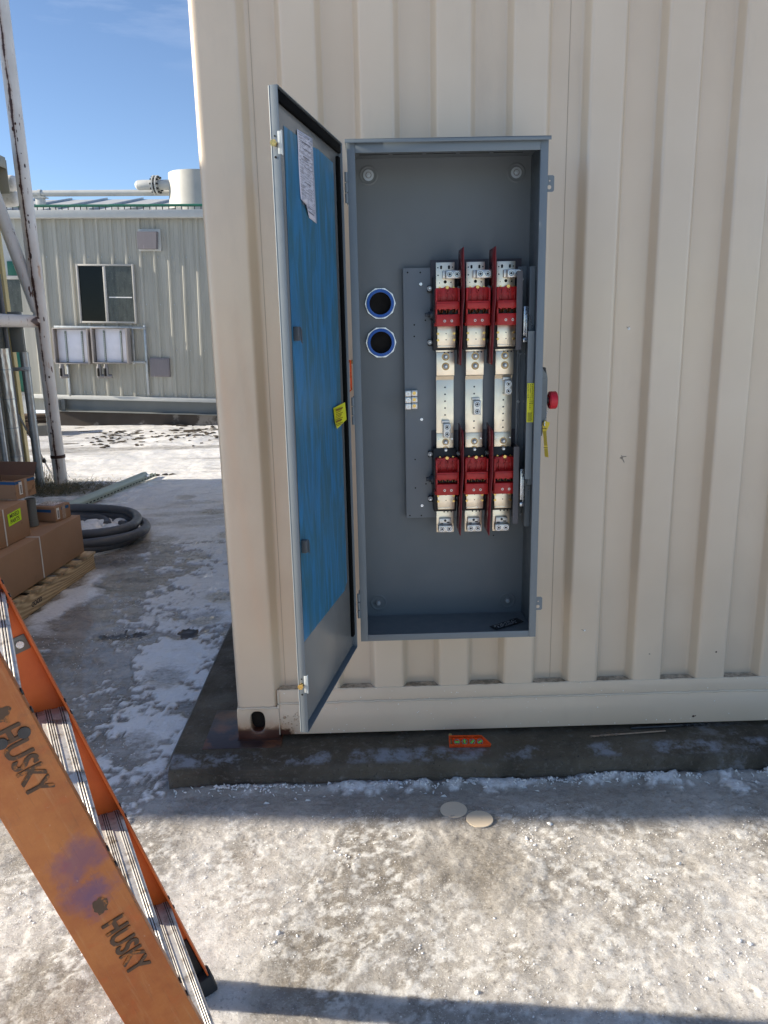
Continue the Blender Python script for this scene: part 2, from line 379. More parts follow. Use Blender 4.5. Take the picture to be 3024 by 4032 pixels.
# background cladding
m, nt, b = new_mat('pale_grey_cladding')
c = mixc(nt, rng_node(nt, noise(nt, 1.2, 6, 0.6, stretch=(5, 5, 0.5)), .3, .7), (0.32, 0.315, 0.27), (0.44, 0.43, 0.375))
nt.links.new(c, b.inputs['Base Color']); b.inputs['Roughness'].default_value = 0.5; M['clad'] = m
M['fascia'] = mat('fascia_white', (0.50, 0.51, 0.49), 0.5)
M['roofpanel'] = mat('roof_panel', (0.45, 0.46, 0.45), 0.5, var=0.1)
M['vent'] = mat('vent_grey', (0.20, 0.18, 0.19), 0.5, dirt=(0.4, 0.38, 0.38), dirt_scale=8, dirt_rng=(.62, .68), stretch=(4, 1, .3))
M['found'] = mat('far_foundation', (0.045, 0.036, 0.03), 0.8, var=0.3, vs_=2, dirt=(0.19, 0.175, 0.16), dirt_scale=1.3, dirt_rng=(.56, .60))

# ladder fibreglass (orange, worn) with a purple stain
LU = Vector((-0.891, -0.454, 0)).normalized(); LT = Vector((-LU.y*-1, 0, 0))
LT = Vector((-0.454, 0.891, 0)).normalized(); LA = R(73)
LR = LU*math.cos(LA) + Vector((0, 0, math.sin(LA))); LQ = LU*math.sin(LA) - Vector((0, 0, math.cos(LA)))
LFAR = Vector((-0.447, -1.05, GZ)); LW = 0.60
web_p = LFAR - LT*LW
def web(px, py): return atp(px, py, web_p, LT)
def fibre(name, worn):
    m, nt, b = new_mat(name)
    geo = nd(nt, 'ShaderNodeNewGeometry'); P = geo.outputs['Position']
    if worn:
        c = mixc(nt, rng_node(nt, noise(nt, 7, 7, 0.7, vec=P), .32, .68), (0.36, 0.080, 0.010), (0.53, 0.175, 0.034))
        c = mixc(nt, rng_node(nt, noise(nt, 22, 5, 0.6, vec=P), .56, .72, 0, .8), c, (0.52, 0.10, 0.012))
        c = mixc(nt, rng_node(nt, noise(nt, 5, 4, 0.6, vec=P), .60, .72, 0, .6), c, (0.20, 0.13, 0.05))
        dv = []
        for ax_, sc_ in ((LR, 7.0), (LQ, 95.0)):
            dn_ = nd(nt, 'ShaderNodeVectorMath', operation='DOT_PRODUCT'); nt.links.new(P, dn_.inputs[0]); dn_.inputs[1].default_value = ax_*sc_; dv.append(dn_.outputs['Value'])
        cx_ = nd(nt, 'ShaderNodeCombineXYZ'); nt.links.new(dv[0], cx_.inputs[0]); nt.links.new(dv[1], cx_.inputs[1])
        c = mixc(nt, rng_node(nt, noise(nt, 1.0, 6, 0.75, vec=cx_.outputs[0]), .54, .74, 0, .38), c, (0.55, 0.30, 0.13))
        c = mixc(nt, rng_node(nt, noise(nt, 1.7, 5, 0.7, vec=cx_.outputs[0]), .42, .32, 0, .35), c, (0.20, 0.07, 0.02))
        c = mixc(nt, rng_node(nt, noise(nt, 3.4, 8, 0.8, vec=P), .58, .72, 0, .6), c, (0.15, 0.07, 0.03))
        for (sp, rad) in ((web(0+520/1.659, 3000+640/1.659), 0.055), (web(560/1.659, 3000+880/1.659), 0.048), (web(650/1.659, 3000+820/1.659), 0.04)):
            vm = nd(nt, 'ShaderNodeVectorMath', operation='DISTANCE'); nt.links.new(P, vm.inputs[0]); vm.inputs[1].default_value = sp
            dd = mth(nt, 'ADD', vm.outputs['Value'], mth(nt, 'MULTIPLY', mth(nt, 'SUBTRACT', noise(nt, 26, 7, 0.7, vec=P), 0.5), 0.09))
            c = mixc(nt, rng_node(nt, dd, rad*.85, rad*0.3, 0, .62), c, (0.13, 0.06, 0.14))
        c = mixc(nt, rng_node(nt, noise(nt, 130, 3, 0.6, vec=P, stretch=None), .70, .78, 0, .5), c, (0.6, 0.42, 0.3))
        b.inputs['Roughness'].default_value = 0.42
    else:
        c = mixc(nt, rng_node(nt, noise(nt, 9, 6, 0.6, vec=P), .3, .7), (0.52, 0.085, 0.008), (0.66, 0.135, 0.015))
        c = mixc(nt, rng_node(nt, noise(nt, 16, 6, 0.7, vec=P), .60, .72, 0, .5), c, (0.33, 0.08, 0.02))
        b.inputs['Roughness'].default_value = 0.5
    nt.links.new(c, b.inputs['Base Color']); bump(nt, noise(nt, 160, 4, 0.6, vec=P), .5, 0.0007, b)
    return m
M['fibre_worn'] = fibre('worn_orange_fibreglass', True); M['fibre'] = fibre('orange_fibreglass', False)
M['tread'] = mat('tread_aluminium', (0.58, 0.56, 0.53), 0.42, metal=0.35, var=0.1, vs_=30, dirt=(0.20, 0.16, 0.12), dirt_scale=35, dirt_rng=(.50, .68))
M['groove'] = mat('grip_groove', (0.07, 0.05, 0.04), 0.8)
M['film'] = None
m, nt, b = new_mat('blue_film')
s1 = noise(nt, 5, 6, 0.62, stretch=(4.5, 4.5, 0.8), dist=1.2)
c = mixc(nt, rng_node(nt, s1, .42, .60), (0.040, 0.145, 0.205), (0.034, 0.20, 0.39))
nt.links.new(c, b.inputs['Base Color']); b.inputs['Roughness'].default_value = 0.38
bump(nt, s1, .6, 0.002, b); M['film'] = m
M['door_in'] = mat('door_inner_grey', (0.215, 0.215, 0.205), 0.25, var=0.03, rvar=0.02)

# ------------------------------------------------------------------ ground
def vnoise(x, y, s, seed):
    """value noise, vectorised"""
    x = x*s; y = y*s; xi = np.floor(x).astype(np.int64); yi = np.floor(y).astype(np.int64); fx = x-xi; fy = y-yi
    fx = fx*fx*(3-2*fx); fy = fy*fy*(3-2*fy)
    def h(a, b):
        v = (a*374761393 + b*668265263 + seed*974634777) & 0xFFFFFFFF
        v = ((v ^ (v >> 13))*1274126177) & 0xFFFFFFFF; v = v ^ (v >> 16); return (v & 0xFFFF)/65535.0
    return (h(xi, yi)*(1-fx)+h(xi+1, yi)*fx)*(1-fy) + (h(xi, yi+1)*(1-fx)+h(xi+1, yi+1)*fx)*fy
def fbm(x, y, s, seed, o=5, g=0.55):
    t = 0; a = 1; n = 0
    for i in range(o): t = t + a*vnoise(x, y, s*2**i, seed+i*17); n += a; a *= g
    return t/n
def sstep(a, b, v): t = np.clip((v-a)/(b-a), 0, 1); return t*t*(3-2*t)
def axis(segs):
    out = []
    for a, b, st in segs: out += list(np.arange(a, b-1e-9, st))
    return np.array(out+[segs[-1][1]])
gx = axis([(-900, -60, 120), (-60, -12, 4), (-12, -4.6, .25), (-4.6, -2.4, .022), (-2.4, -1.6, .011), (-1.6, 1.85, .0072), (1.85, 3, .05), (3, 12, .8), (12, 60, 6), (60, 900, 120)])
gy = axis([(-900, -60, 120), (-60, -8, 4), (-8, -1.8, .2), (-1.8, -1.5, .02), (-1.5, -.18, .0065), (-.18, 1.2, .02), (1.2, 3.2, .028), (3.2, 7, .035), (7, 12, .05), (12, 30, 1.5), (30, 90, 10), (90, 900, 120)])
X, Y = np.meshgrid(gx, gy)
SNOW_SPOTS = [(-1.0, .3, .24, .50, 1.1), (-1.0, 1.0, .27, .55, 1.05), (-1.08, 1.7, .34, .55, 1.0), (-1.0, 2.3, .32, .5, 1.0), (-.9, -.05, .10, .12, .9), (-1.0, 3.2, .6, .6, .95)]
def ground_fields(X, Y):
    n1 = fbm(X, Y, 2.2, 3); n2 = fbm(X, Y, 7, 11); n3 = fbm(X*1.0, Y, 26, 23, 4, .6); st = fbm(X*3, Y*9, 1.5, 31, 4)
    snow = np.zeros_like(X)
    # the drift beyond the hose coil, right up to the far building
    edge = 3.45 + 0.55*np.clip((X+1.7), -1, 2)*-0.9 + (n1-.5)*1.6
    snow = np.maximum(snow, sstep(-.35, .5, Y-edge)*(1-.0*X))
    for (cx, cy, rx, ry, a) in SNOW_SPOTS:
        d = np.sqrt(((X-cx)/rx)**2 + ((Y-cy)/ry)**2) + (n2-.5)*2.6 + (n3-.5)*2.2 + (n1-.5)*1.2
        snow = np.maximum(snow, a*sstep(1.15, .65, d))
    # rim beside the pallet
    snow = np.maximum(snow, sstep(.16, .03, np.abs(X+1.98 - (Y-1.7)*.07) + (n2-.5)*.25)*sstep(1.2, 1.6, Y)*sstep(2.75, 2.4, Y))
    # foot prints trodden through
    for (cx, cy, a) in ((-1.03, .78, .4), (-1.0, 1.55, -.3), (-.98, 1.95, .3), (-1.0, .12, .2), (-1.35, 2.9, .5), (-1.2, 3.5, .1), (-.95, 4.0, .2), (-1.5, 4.35, .4), (-1.1, 4.9, 0), (-1.7, 3.4, .5), (-1.25, 5.3, .4), (-1.9, 5.0, .3)):
        ca, sa = math.cos(a), math.sin(a); u = (X-cx)*ca+(Y-cy)*sa; v = -(X-cx)*sa+(Y-cy)*ca
        d = np.sqrt((u/.10)**2 + (v/.13)**2) + (n3-.5)*.6; snow = snow*(1 - .6*sstep(1.3, .6, d))
    # a bare streaky lane in the drift
    lane = sstep(.50, .66, fbm(X*.7, Y*2.2, .9, 57))*sstep(3.0, 4.0, Y)*sstep(12, 8, Y)
    snow = snow*(1-.55*lane)
    # small flecks on the ice
    snow = np.maximum(snow, .8*sstep(.66, .75, st*.6+n3*.4)*sstep(-.5, .2, Y))
    # crusty line against the pad front
    rag = fbm(X, Y, 14, 203, 4, .65)
    snow = np.maximum(snow, .8*sstep(.05, .0, np.abs(Y+.205) + (rag-.42)*.22)*sstep(-.5, .1, X+(n1-.5)*1.0)*sstep(-.05, -.17, Y))
    snow = np.maximum(snow, .8*sstep(.07, .0, np.abs(Y+.24+(X-1.2)*.08)+(rag-.42)*.30)*sstep(.95, 1.15, X)*sstep(-.05, -.17, Y))
    snow = np.where((Y > 14) | (Y < -2.3), 1, snow)  # unseen ground behind the camera made all snow, added to bounce light forward
    soil = sstep(.60, .68, fbm(X, Y*1.6, 3.0, 71))*sstep(8.7, 9.5, Y)*sstep(12, 11, Y)*.9
    soil = np.maximum(soil, sstep(.075, .04, np.sqrt((X+1.045)**2+((Y-1.34)*.8)**2)+(n3-.5)*.08))
    soil = np.maximum(soil, .8*sstep(.17, .05, np.sqrt((X+1.42)**2*.7+((Y-1.35)*2.2)**2)+(n3-.5)*.28))
    return n1, n2, n3, snow, soil
n1, n2, n3, snow, soil = ground_fields(X, Y)
near = sstep(4, 0, np.abs(Y+1))
H = (n1-.5)*.020 + (n2-.5)*.010*near + (n3-.5)*.005*sstep(1.5, -.3, Y) + snow*.012*(.6+.8*n2)
cr = fbm(X, Y, 38, 91, 4, .65); crunch = (np.maximum(0, cr-.54)*.011 + np.maximum(0, fbm(X, Y, 80, 95, 2, .6)-.55)*.008)*sstep(.1, -.35, Y); H = H+crunch*sstep(.30, .62, n1*.6+n2*.4)
grit = sstep(.50, .62, cr)*sstep(.34, .62, fbm(X, Y, 3.2, 133))*sstep(-.22, -.42, Y)
H = H + .022*sstep(.05, -.0, np.abs(Y+.20))*sstep(-.10, -.17, Y)*(n2+.1)*sstep(-.8, -.7, X)
H = H + sstep(.10, .0, np.abs(X+.83))*.006*n2
H -= soil*.015*sstep(6, 3, Y)
H += snow*sstep(3.5, 6, Y)*(fbm(X, Y, 1.3, 41)-.5)*.09
near2 = (np.abs(X) < 12) & (Y < 20) & (Y > -8); Z = np.where(near2, GZ + H, GZ-.01)
nx, ny = len(gx), len(gy)
me = bpy.data.meshes.new('ground')
co = np.stack([X, Y, Z], -1).reshape(-1, 3).astype(np.float32)
ii = np.arange(nx*ny).reshape(ny, nx); q = np.stack([ii[:-1, :-1], ii[:-1, 1:], ii[1:, 1:], ii[1:, :-1]], -1).reshape(-1, 4)
me.vertices.add(len(co)); me.vertices.foreach_set('co', co.ravel()); me.loops.add(q.size); me.loops.foreach_set('vertex_index', q.ravel().astype(np.int32))
me.polygons.add(len(q)); me.polygons.foreach_set('loop_start', np.arange(0, q.size, 4, dtype=np.int32)); me.polygons.foreach_set('loop_total', np.full(len(q), 4, dtype=np.int32))
me.polygons.foreach_set('use_smooth', np.ones(len(q), dtype=bool)); me.update()
for nm, arr in (('snow', snow), ('soil', soil), ('grit', grit)):
    at_ = me.attributes.new(nm, 'FLOAT', 'POINT'); at_.data.foreach_set('value', arr.astype(np.float32).ravel())
m, nt, b = new_mat('icy_ground')
geo = nd(nt, 'ShaderNodeNewGeometry'); P = geo.outputs['Position']; sx = nd(nt, 'ShaderNodeSeparateXYZ'); nt.links.new(P, sx.inputs[0])
a1 = nd(nt, 'ShaderNodeAttribute', attribute_name='snow'); a2 = nd(nt, 'ShaderNodeAttribute', attribute_name='soil')
fr = rng_node(nt, mth(nt, 'ADD', sx.outputs['Y'], mth(nt, 'MULTIPLY', noise(nt, 1.5, 5, vec=P), .5)), .15, -.25)     # trampled, granular ice in front of the pad
ice_l = mixc(nt, rng_node(nt, noise(nt, 3.2, 9, 0.68, vec=P, stretch=(1, 2.4, 1)), .36, .66), (0.20, 0.18, 0.155), (0.44, 0.41, 0.375))
ice_l = mixc(nt, rng_node(nt, noise(nt, 9, 8, 0.7, vec=P, stretch=(1, 3.0, 1)), .55, .72, 0, .6), ice_l, (0.60, 0.58, 0.57))
ice_l = mixc(nt, rng_node(nt, noise(nt, 20, 7, 0.7, vec=P, stretch=(1, 2.2, 1)), .58, .75, 0, .7), ice_l, (0.50, 0.49, 0.49))
ice_f = mixc(nt, rng_node(nt, noise(nt, 2.3, 7, 0.6, vec=P), .38, .62), (0.27, 0.245, 0.21), (0.66, 0.635, 0.60))
ice_f = mixc(nt, rng_node(nt, noise(nt, 1.6, 4, 0.5, vec=P), .56, .72, 0, .5), ice_f, (0.40, 0.32, 0.25))
ice_f = mixc(nt, rng_node(nt, noise(nt, 34, 8, 0.75, vec=P), .56, .72, 0, .6), ice_f, (0.72, 0.70, 0.67))
ice_f = mixc(nt, rng_node(nt, noise(nt, 60, 5, 0.7, vec=P), .44, .36, 0, .5), ice_f, (0.13, 0.115, 0.095))
ice_f = mixc(nt, rng_node(nt, noise(nt, 130, 4, 0.7, vec=P), .56, .68, 0, .5), ice_f, (0.82, 0.81, 0.78))
a3 = nd(nt, 'ShaderNodeAttribute', attribute_name='grit')
ice_f = mixc(nt, mth(nt, 'MULTIPLY', a3.outputs['Fac'], rng_node(nt, noise(nt, 90, 4, 0.6, vec=P), .3, .55, .35, .95)), ice_f, (0.74, 0.73, 0.70))
c = mixc(nt, fr, ice_l, ice_f)
sb = mth(nt, 'ADD', a1.outputs['Fac'], mth(nt, 'MULTIPLY', mth(nt, 'SUBTRACT', noise(nt, 38, 9, 0.78, vec=P, stretch=(1, 1.5, 1)), .5), 1.9))
sb = mth(nt, 'ADD', sb, mth(nt, 'MULTIPLY', mth(nt, 'SUBTRACT', noise(nt, 9, 6, 0.7, vec=P, stretch=(1, 1.7, 1)), .5), 1.0))
sm = rng_node(nt, sb, .20, 1.0, 0, 1)
c = mixc(nt, sm, c, (0.84, 0.84, 0.84))
c = mixc(nt, rng_node(nt, mth(nt, 'ADD', a2.outputs['Fac'], mth(nt, 'MULTIPLY', mth(nt, 'SUBTRACT', noise(nt, 30, 6, 0.7, vec=P), .5), .8)), .45, .6), c, (0.055, 0.042, 0.03))
nt.links.new(c, b.inputs['Base Color'])
ro = rng_node(nt, noise(nt, 12, 6, 0.7, vec=P), .35, .65, .10, .42)
rr = nd(nt, 'ShaderNodeMix', data_type='FLOAT'); nt.links.new(sm, rr.inputs['Factor']); nt.links.new(ro, rr.inputs['A']); rr.inputs['B'].default_value = .8
nt.links.new(rr.outputs['Result'], b.inputs['Roughness'])
b.inputs['IOR'].default_value = 1.31
hh = mth(nt, 'ADD', noise(nt, 70, 8, 0.75, vec=P), mth(nt, 'MULTIPLY', noise(nt, 18, 5, 0.6, vec=P), 1.5))
bump(nt, hh, 1.0, 0.006, b)
b.subsurface_method = 'RANDOM_WALK' if hasattr(b, 'subsurface_method') else None
b.inputs['Subsurface Weight'].default_value = 0.85; b.inputs['Subsurface Radius'].default_value = (1.0, 0.95, 0.85); b.inputs['Subsurface Scale'].default_value = 0.045
b.inputs['Coat Weight'].default_value = 0.8; b.inputs['Coat Roughness'].default_value = 0.10; b.inputs['Coat IOR'].default_value = 1.31
me.materials.append(m); M['ground'] = m
gr = bpy.data.objects.new('ground', me); COL.objects.link(gr); gr['kind'] = 'structure'

def gz(x, y):
    """ground height near a point"""
    i = min(max(np.searchsorted(gx, x), 0), nx-1); j = min(max(np.searchsorted(gy, y), 0), ny-1); return float(Z[j, i])

# loose granular ice and snow crumbs (nobody could count them)
m, nt, b = new_mat('ice_crumbs'); nt.links.new(mixc(nt, rng_node(nt, noise(nt, 40, 4), .3, .7), (0.80, 0.79, 0.77), (0.93, 0.93, 0.92)), b.inputs['Base Color'])
b.inputs['Roughness'].default_value = 0.35; b.inputs['Subsurface Weight'].default_value = 0.9; b.inputs['Subsurface Radius'].default_value = (1, 1, .95); b.inputs['Subsurface Scale'].default_value = 0.008; M['crumb'] = m
_b = bmesh.new(); bmesh.ops.create_icosphere(_b, subdivisions=1, radius=1); _b.verts.ensure_lookup_table()
ICO = np.array([v.co[:] for v in _b.verts]); ICF = np.array([[v.index for v in f.verts] for f in _b.faces]); _b.free()
def crumbs(xy, r, name, label, flat=.6, emb=.15):
    n = len(xy); r = r[:, None]
    V = ICO[None]*np.stack([rng.uniform(.7, 1.35, n), rng.uniform(.6, 1.1, n), rng.uniform(.7, 1.1, n)*flat/.6], -1)[:, None, :]
    V = V + rng.normal(0, .20, V.shape)
    a = rng.uniform(0, 6.28, n); t = rng.normal(0, .5, n); ca, sa, ct, s_t = np.cos(a)[:, None], np.sin(a)[:, None], np.cos(t)[:, None], np.sin(t)[:, None]
    x, y, z = V[..., 0], V[..., 1], V[..., 2]*.75; y, z = y*ct-z*s_t, y*s_t+z*ct; x, y = x*ca-y*sa, x*sa+y*ca
    i = np.clip(np.searchsorted(gx, xy[:, 0]), 0, nx-1); j = np.clip(np.searchsorted(gy, xy[:, 1]), 0, ny-1); zz = Z[j, i][:, None] + r*emb
    co = np.stack([x*r+xy[:, :1], y*r+xy[:, 1:], z*r+zz], -1).reshape(-1, 3).astype(np.float32); fc = (ICF[None]+(np.arange(n)*len(ICO))[:, None, None]).reshape(-1, 3).astype(np.int32)
    me = bpy.data.meshes.new(name); me.vertices.add(len(co)); me.vertices.foreach_set('co', co.ravel()); me.loops.add(fc.size); me.loops.foreach_set('vertex_index', fc.ravel())
    me.polygons.add(len(fc)); me.polygons.foreach_set('loop_start', np.arange(0, fc.size, 3, dtype=np.int32)); me.polygons.foreach_set('loop_total', np.full(len(fc), 3, dtype=np.int32)); me.update(); me.materials.append(M['crumb'])
    o = bpy.data.objects.new(name, me); COL.objects.link(o); o['kind'] = 'stuff'; o['label'] = label; o['category'] = 'ice'; return o
def pick(n, x0, x1, y0, y1, lo, hi, seed=133, s_=3.2):
    xy = np.stack([rng.uniform(x0, x1, n), rng.uniform(y0, y1, n)], -1); d = fbm(xy[:, 0], xy[:, 1], s_, seed) + .5*(fbm(xy[:, 0], xy[:, 1], 11, seed+5)-.5)
    return xy[rng.random(n) < sstep(lo, hi, d)]
P1 = pick(60000, -1.9, 1.8, -1.48, -.34, .42, .72); R1 = .0007/(rng.random(len(P1))**.5+.14)
P2_ = pick(1500, -1.7, 1.8, -1.45, -.36, .46, .68); P2_ = P2_[rng.integers(0, len(P2_), 110)]; k2 = (110*rng.random(620)**1.8).astype(int); sg = rng.uniform(.004, .034, 110)[k2][:, None]; cl_ = P2_[k2] + rng.normal(0, 1, (620, 2))*sg; R2 = .0014/(rng.random(620)**.7+.15)
q1 = rng.random(1400); P3_ = np.stack([rng.uniform(-.72, 1.8, 1400), -.196-np.abs(rng.normal(0, .012, 1400))], -1); P3_ = P3_[fbm(P3_[:, 0], P3_[:, 1], 9, 61) > .47]; R3 = rng.uniform(.0015, .006, len(P3_))
P4_ = pick(5000, -2.0, -.8, -.2, 3.4, .50, .7, 171); P4_ = P4_[np.hypot(P4_[:, 0]+1.045, P4_[:, 1]-1.34) > .16]; R4 = rng.uniform(.0012, .004, len(P4_))
crumbs(np.concatenate([P1, cl_, P3_, P4_]), np.concatenate([R1, R2, R3, R4]), 'ice_crumbs', 'loose white crumbs of snow and ice over the trampled ground')
# thin slivers of broken ice standing along the pad foot
mb = MB()
for i in range(150):
    x = random.uniform(-.75, 1.8); y = -.20-abs(random.gauss(0, .035)); z = gz(x, y); a = random.uniform(0, 3.14); l = random.uniform(.006, .028); h = random.uniform(.003, .013); t_ = Vector((math.cos(a), math.sin(a), 0)); k_ = Vector((-math.sin(a), math.cos(a), 0))*.0025
    p = Vector((x, y, z-.002)); mb.prism([p, p+t_*l, p+t_*l*.8+Vector((0, 0, h*.5))+k_, p+t_*l*.35+Vector((0, 0, h))+k_], k_*.8)
o = mb.build('ice_slivers', M['crumb'], smooth=0); o['kind'] = 'stuff'; tag(o, 'thin slivers of broken ice along the foot of the concrete pad', 'ice')

# ------------------------------------------------------------------ concrete pad
pad = thing('concrete_pad', 'low dark wet concrete pad under the beige container', 'concrete pad', (-.1, 0, GZ))
PZ = -0.018
mb = MB()
prof = [(6.6, -.3), (6.6, PZ), (-.095, PZ), (-.105, PZ-.003), (-.160, PZ-.013), (-.172, PZ-.018), (-.182, PZ-.03), (-.186, -.3)]
xs = [-.775] + list(np.arange(-.76, 2.3, .03)) + [2.3]
cols = []
for i, x in enumerate(xs):
    jig = .0025 if 0 < i < len(xs)-1 else 0
    cols.append([mb.bm.verts.new((x, y + (random.gauss(0, jig) if y < 0 else 0), z + (random.gauss(0, jig*.4) if -.2 < y < -.1 and z > -.2 else 0))) for (y, z) in prof])
for A, B in zip(cols, cols[1:]):
    for k in range(len(prof)-1): mb.bm.faces.new([A[k], B[k], B[k+1], A[k+1]])
mb.bm.faces.new(cols[0]); mb.bm.faces.new(cols[-1][::-1])
mb.build('slab', M['concrete'], pad, smooth=50)
p1, p2 = atd(437, 1618, 2, PZ), atd(454, 1536, 2, PZ)
m, nt, b = new_mat('rusty_plate_wet'); c = mixc(nt, rng_node(nt, noise(nt, 9, 6), .48, .62), (0.035, 0.02, 0.02), (0.16, 0.055, 0.02)); nt.links.new(c, b.inputs['Base Color']); b.inputs['Roughness'].default_value = .35; bump(nt, noise(nt, 40, 4), .5, .002, b); M['wetrust'] = m
mb = MB(); mb.box((p1.x, p1.y-.005, PZ-.01), (-.37, p2.y, PZ+.003), .0015); mb.build('steel_plate', M['wetrust'], pad)
mb = MB()
mb.tube([(-.783, -.17, -.03), (-.781, .4, -.026), (-.785, 1.2, -.028), (-.782, 2.5, -.03)], .004, 6)
mb.build('joint_filler', mat('joint_filler', (.2, .19, .17), .7), pad)

# ------------------------------------------------------------------ shipping container
XL, XR, HT = -.5416, 1.896, 2.878
cont = thing('shipping_container', 'beige painted steel shipping container with corrugated end wall', 'shipping container', (XL+1.2, 3, 0))
x0 = -.5031
pl = [(XL, .20), (XL, 0), (-.392, 0), (-.368, .045), (-.271, .045), (-.253, 0)]
k = 1
while x0+.25*k+.128 < 1.72:
    X0 = x0+.25*k
    if k > 1: pl.append((X0, 0))
    pl += [(X0+.110, 0), (X0+.128, .045), (X0+.232, .045)]; k += 1
pl += [(1.740, 0), (XR, 0), (XR, .2)]
outer = round_poly(pl, .011, 4)
# corner post radius larger
pp = round_poly([(XL, .20), (XL, 0), (-.392, 0)], .03, 6); outer2 = pp[:-1] + [p for p in outer if p.x > -.45 and not (p.x < -.5)]
outer = [p for p in outer2 if p.x < -.45] + sorted([p for p in outer if p.x > -.42 and p.x < XR-.02], key=lambda p: 0) + round_poly([(1.75, 0), (XR, 0), (XR, .2)], .03, 6)[1:]
mb = MB()
zs = [.115] + list(np.linspace(.187, HT-.02, 14))
cl = [[mb.bm.verts.new((p.x, p.y, z)) for p in outer] for z in zs]
n = len(outer)
for a in range(len(zs)-1):
    for i in range(n-1): mb.bm.faces.new([cl[a][i], cl[a][i+1], cl[a+1][i+1], cl[a+1][i]])
mb.build('end_wall', M['beige'], cont, smooth=35)
# vertical welded sheet seams in two recesses
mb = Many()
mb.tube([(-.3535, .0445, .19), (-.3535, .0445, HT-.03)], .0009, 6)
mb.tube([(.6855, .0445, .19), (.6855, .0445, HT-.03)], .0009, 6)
mb.build('sheet_seam', mat('seam_dark', (.40, .33, .25), .6), cont)  # seams in a darker tan than the wall paint
# bottom rail: lower strip proud, upper strip behind the weld line
mb = MB()
mb.box((-.378, -.0035, .0), (1.735, .06, .131), .004)
mb.box((-.376, -.0008, .120), (1.733, .06, .187), .003)
def wob(p0, p1, r, n=60, j=.0012):
    p0, p1 = Vector(p0), Vector(p1)
    return [p0.lerp(p1, i/n) + Vector((0, random.gauss(0, j*.4), random.gauss(0, j))) for i in range(n+1)]
mb.mi = 1
mb.tube(wob((-.375, -.003, .132), (1.73, -.003, .132), 0, 160), .0042, 6)
mb.tube(wob((-.375, .0005, .187), (1.73, .0005, .187), 0, 160, .0008), .0026, 6)
mb.tube(wob((-.378, -.001, .135), (-.378, -.001, .188), 0, 12), .004, 6)
mb.tube(wob((XL+.006, -.0035, .1165), (-.378, -.0035, .1165), 0, 24), .0045, 6)
mb.tube(wob((-.3785, -.004, .115), (-.3785, -.004, .132), 0, 4), .0045, 6)
mb.tube(wob((-.379, -.0035, .0), (-.379, -.0035, .112), 0, 16), .0015, 6)
mb.build('bottom_rail', [M['beige'], M['weld']], cont)
# corner casting with its oval hole
mb = MB()
hx, hz, hw, hh_ = -.4625, .060, .0285, .0425
oval = []
for i in range(32):
    a = 2*math.pi*i/32; ca, sa = math.cos(a), math.sin(a)
    oval.append((hx + hw*np.sign(ca)*abs(ca)**.75, hz + hh_*np.sign(sa)*abs(sa)**.75))
cx0, cx1, cz0, cz1 = XL+.001, -.379, -.014, .1165
def edge_pt(a):
    ca, sa = math.cos(a), math.sin(a); dx = (cx1-hx) if ca > 0 else (cx0-hx); dz = (cz1-hz) if sa > 0 else (cz0-hz)
    t = min(dx/ca if abs(ca) > 1e-6 else 9, dz/sa if abs(sa) > 1e-6 else 9); return (hx+ca*t, hz+sa*t)
angs = sorted([2*math.pi*i/32 for i in range(32)])
def ringv(pts, y): return [mb.bm.verts.new((x, y, z)) for x, z in pts]
corners = [math.atan2(z-hz, x-hx) % (2*math.pi) for x in (cx0, cx1) for z in (cz0, cz1)]
for c_ in corners:
    j = min(range(32), key=lambda j: abs(angs[j]-c_)); angs[j] = c_
rect = [edge_pt(a) for a in angs]
A, B = ringv(oval, -.0045), ringv(rect, -.0045); C = ringv(rect, .17); D = ringv(oval, .03)
for i in range(32):
    j = (i+1) % 32
    mb.bm.faces.new([A[i], A[j], B[j], B[i]]); mb.bm.faces.new([B[i], B[j], C[j], C[i]]); mb.bm.faces.new([A[j], A[i], D[i], D[j]])
oe = [e for e in mb.bm.edges if all(v in A for v in e.verts)] + [e for e in mb.bm.edges if all(v in B for v in e.verts) and len(e.link_faces) == 2]
bmesh.ops.bevel(mb.bm, geom=oe, offset=.004, segments=2, profile=.5, affect='EDGES', clamp_overlap=True)
cc = mb.build('corner_casting', M['beige'], cont, smooth=50)
mb = MB(); mb.box((cx0+.01, .031, .0), (cx1-.01, .16, .11)); mb.build('casting_cavity', M['hole'], cont)
mb = MB(); mb.box((XL-.006, -.016, PZ-.004), (-.374, .19, -.0145), .003); mb.build('bearing_pad', M['rust'], cont)
# remaining shell: side walls, floor frame, roof
mb = MB()
def corr(x, s):
    pts = [(x, .16)]; y = .2
    while y < 5.9:
        pts += [(x, y), (x, y+.07), (x+s*.036, y+.14), (x+s*.036, y+.21)]; y += .278
    pts += [(x, 5.95), (x, 6.06)]; return pts
mb = Many()
for x, s in ((XL+.002, 1), (XR-.002, -1)):
    q_ = corr(x, s); mb.prism([(a, b_, .10) for a, b_ in q_], (0, 0, HT-.12), closed=False)
mb.build('side_wall', M['beige'], cont)
mb = MB(); mb.box((XL, .1, .01), (XR, 6.05, .10)); mb.build('base_frame', M['beige'], cont)
mb = MB(); mb.box((XL, .006, HT-.02), (XR, 6.06, HT+.012), .004); mb.build('roof', M['beige'], cont)
mb = MB(); mb.box((XL, 5.98, .1), (XR, 6.05, HT-.02)); mb.build('far_end', M['beige'], cont)
# header rail and upper castings (above the picture)
mb = MB(); mb.box((-.378, -.003, HT-.11), (1.735, .06, HT-.0205), .004); mb.build('top_rail', M['beige'], cont)
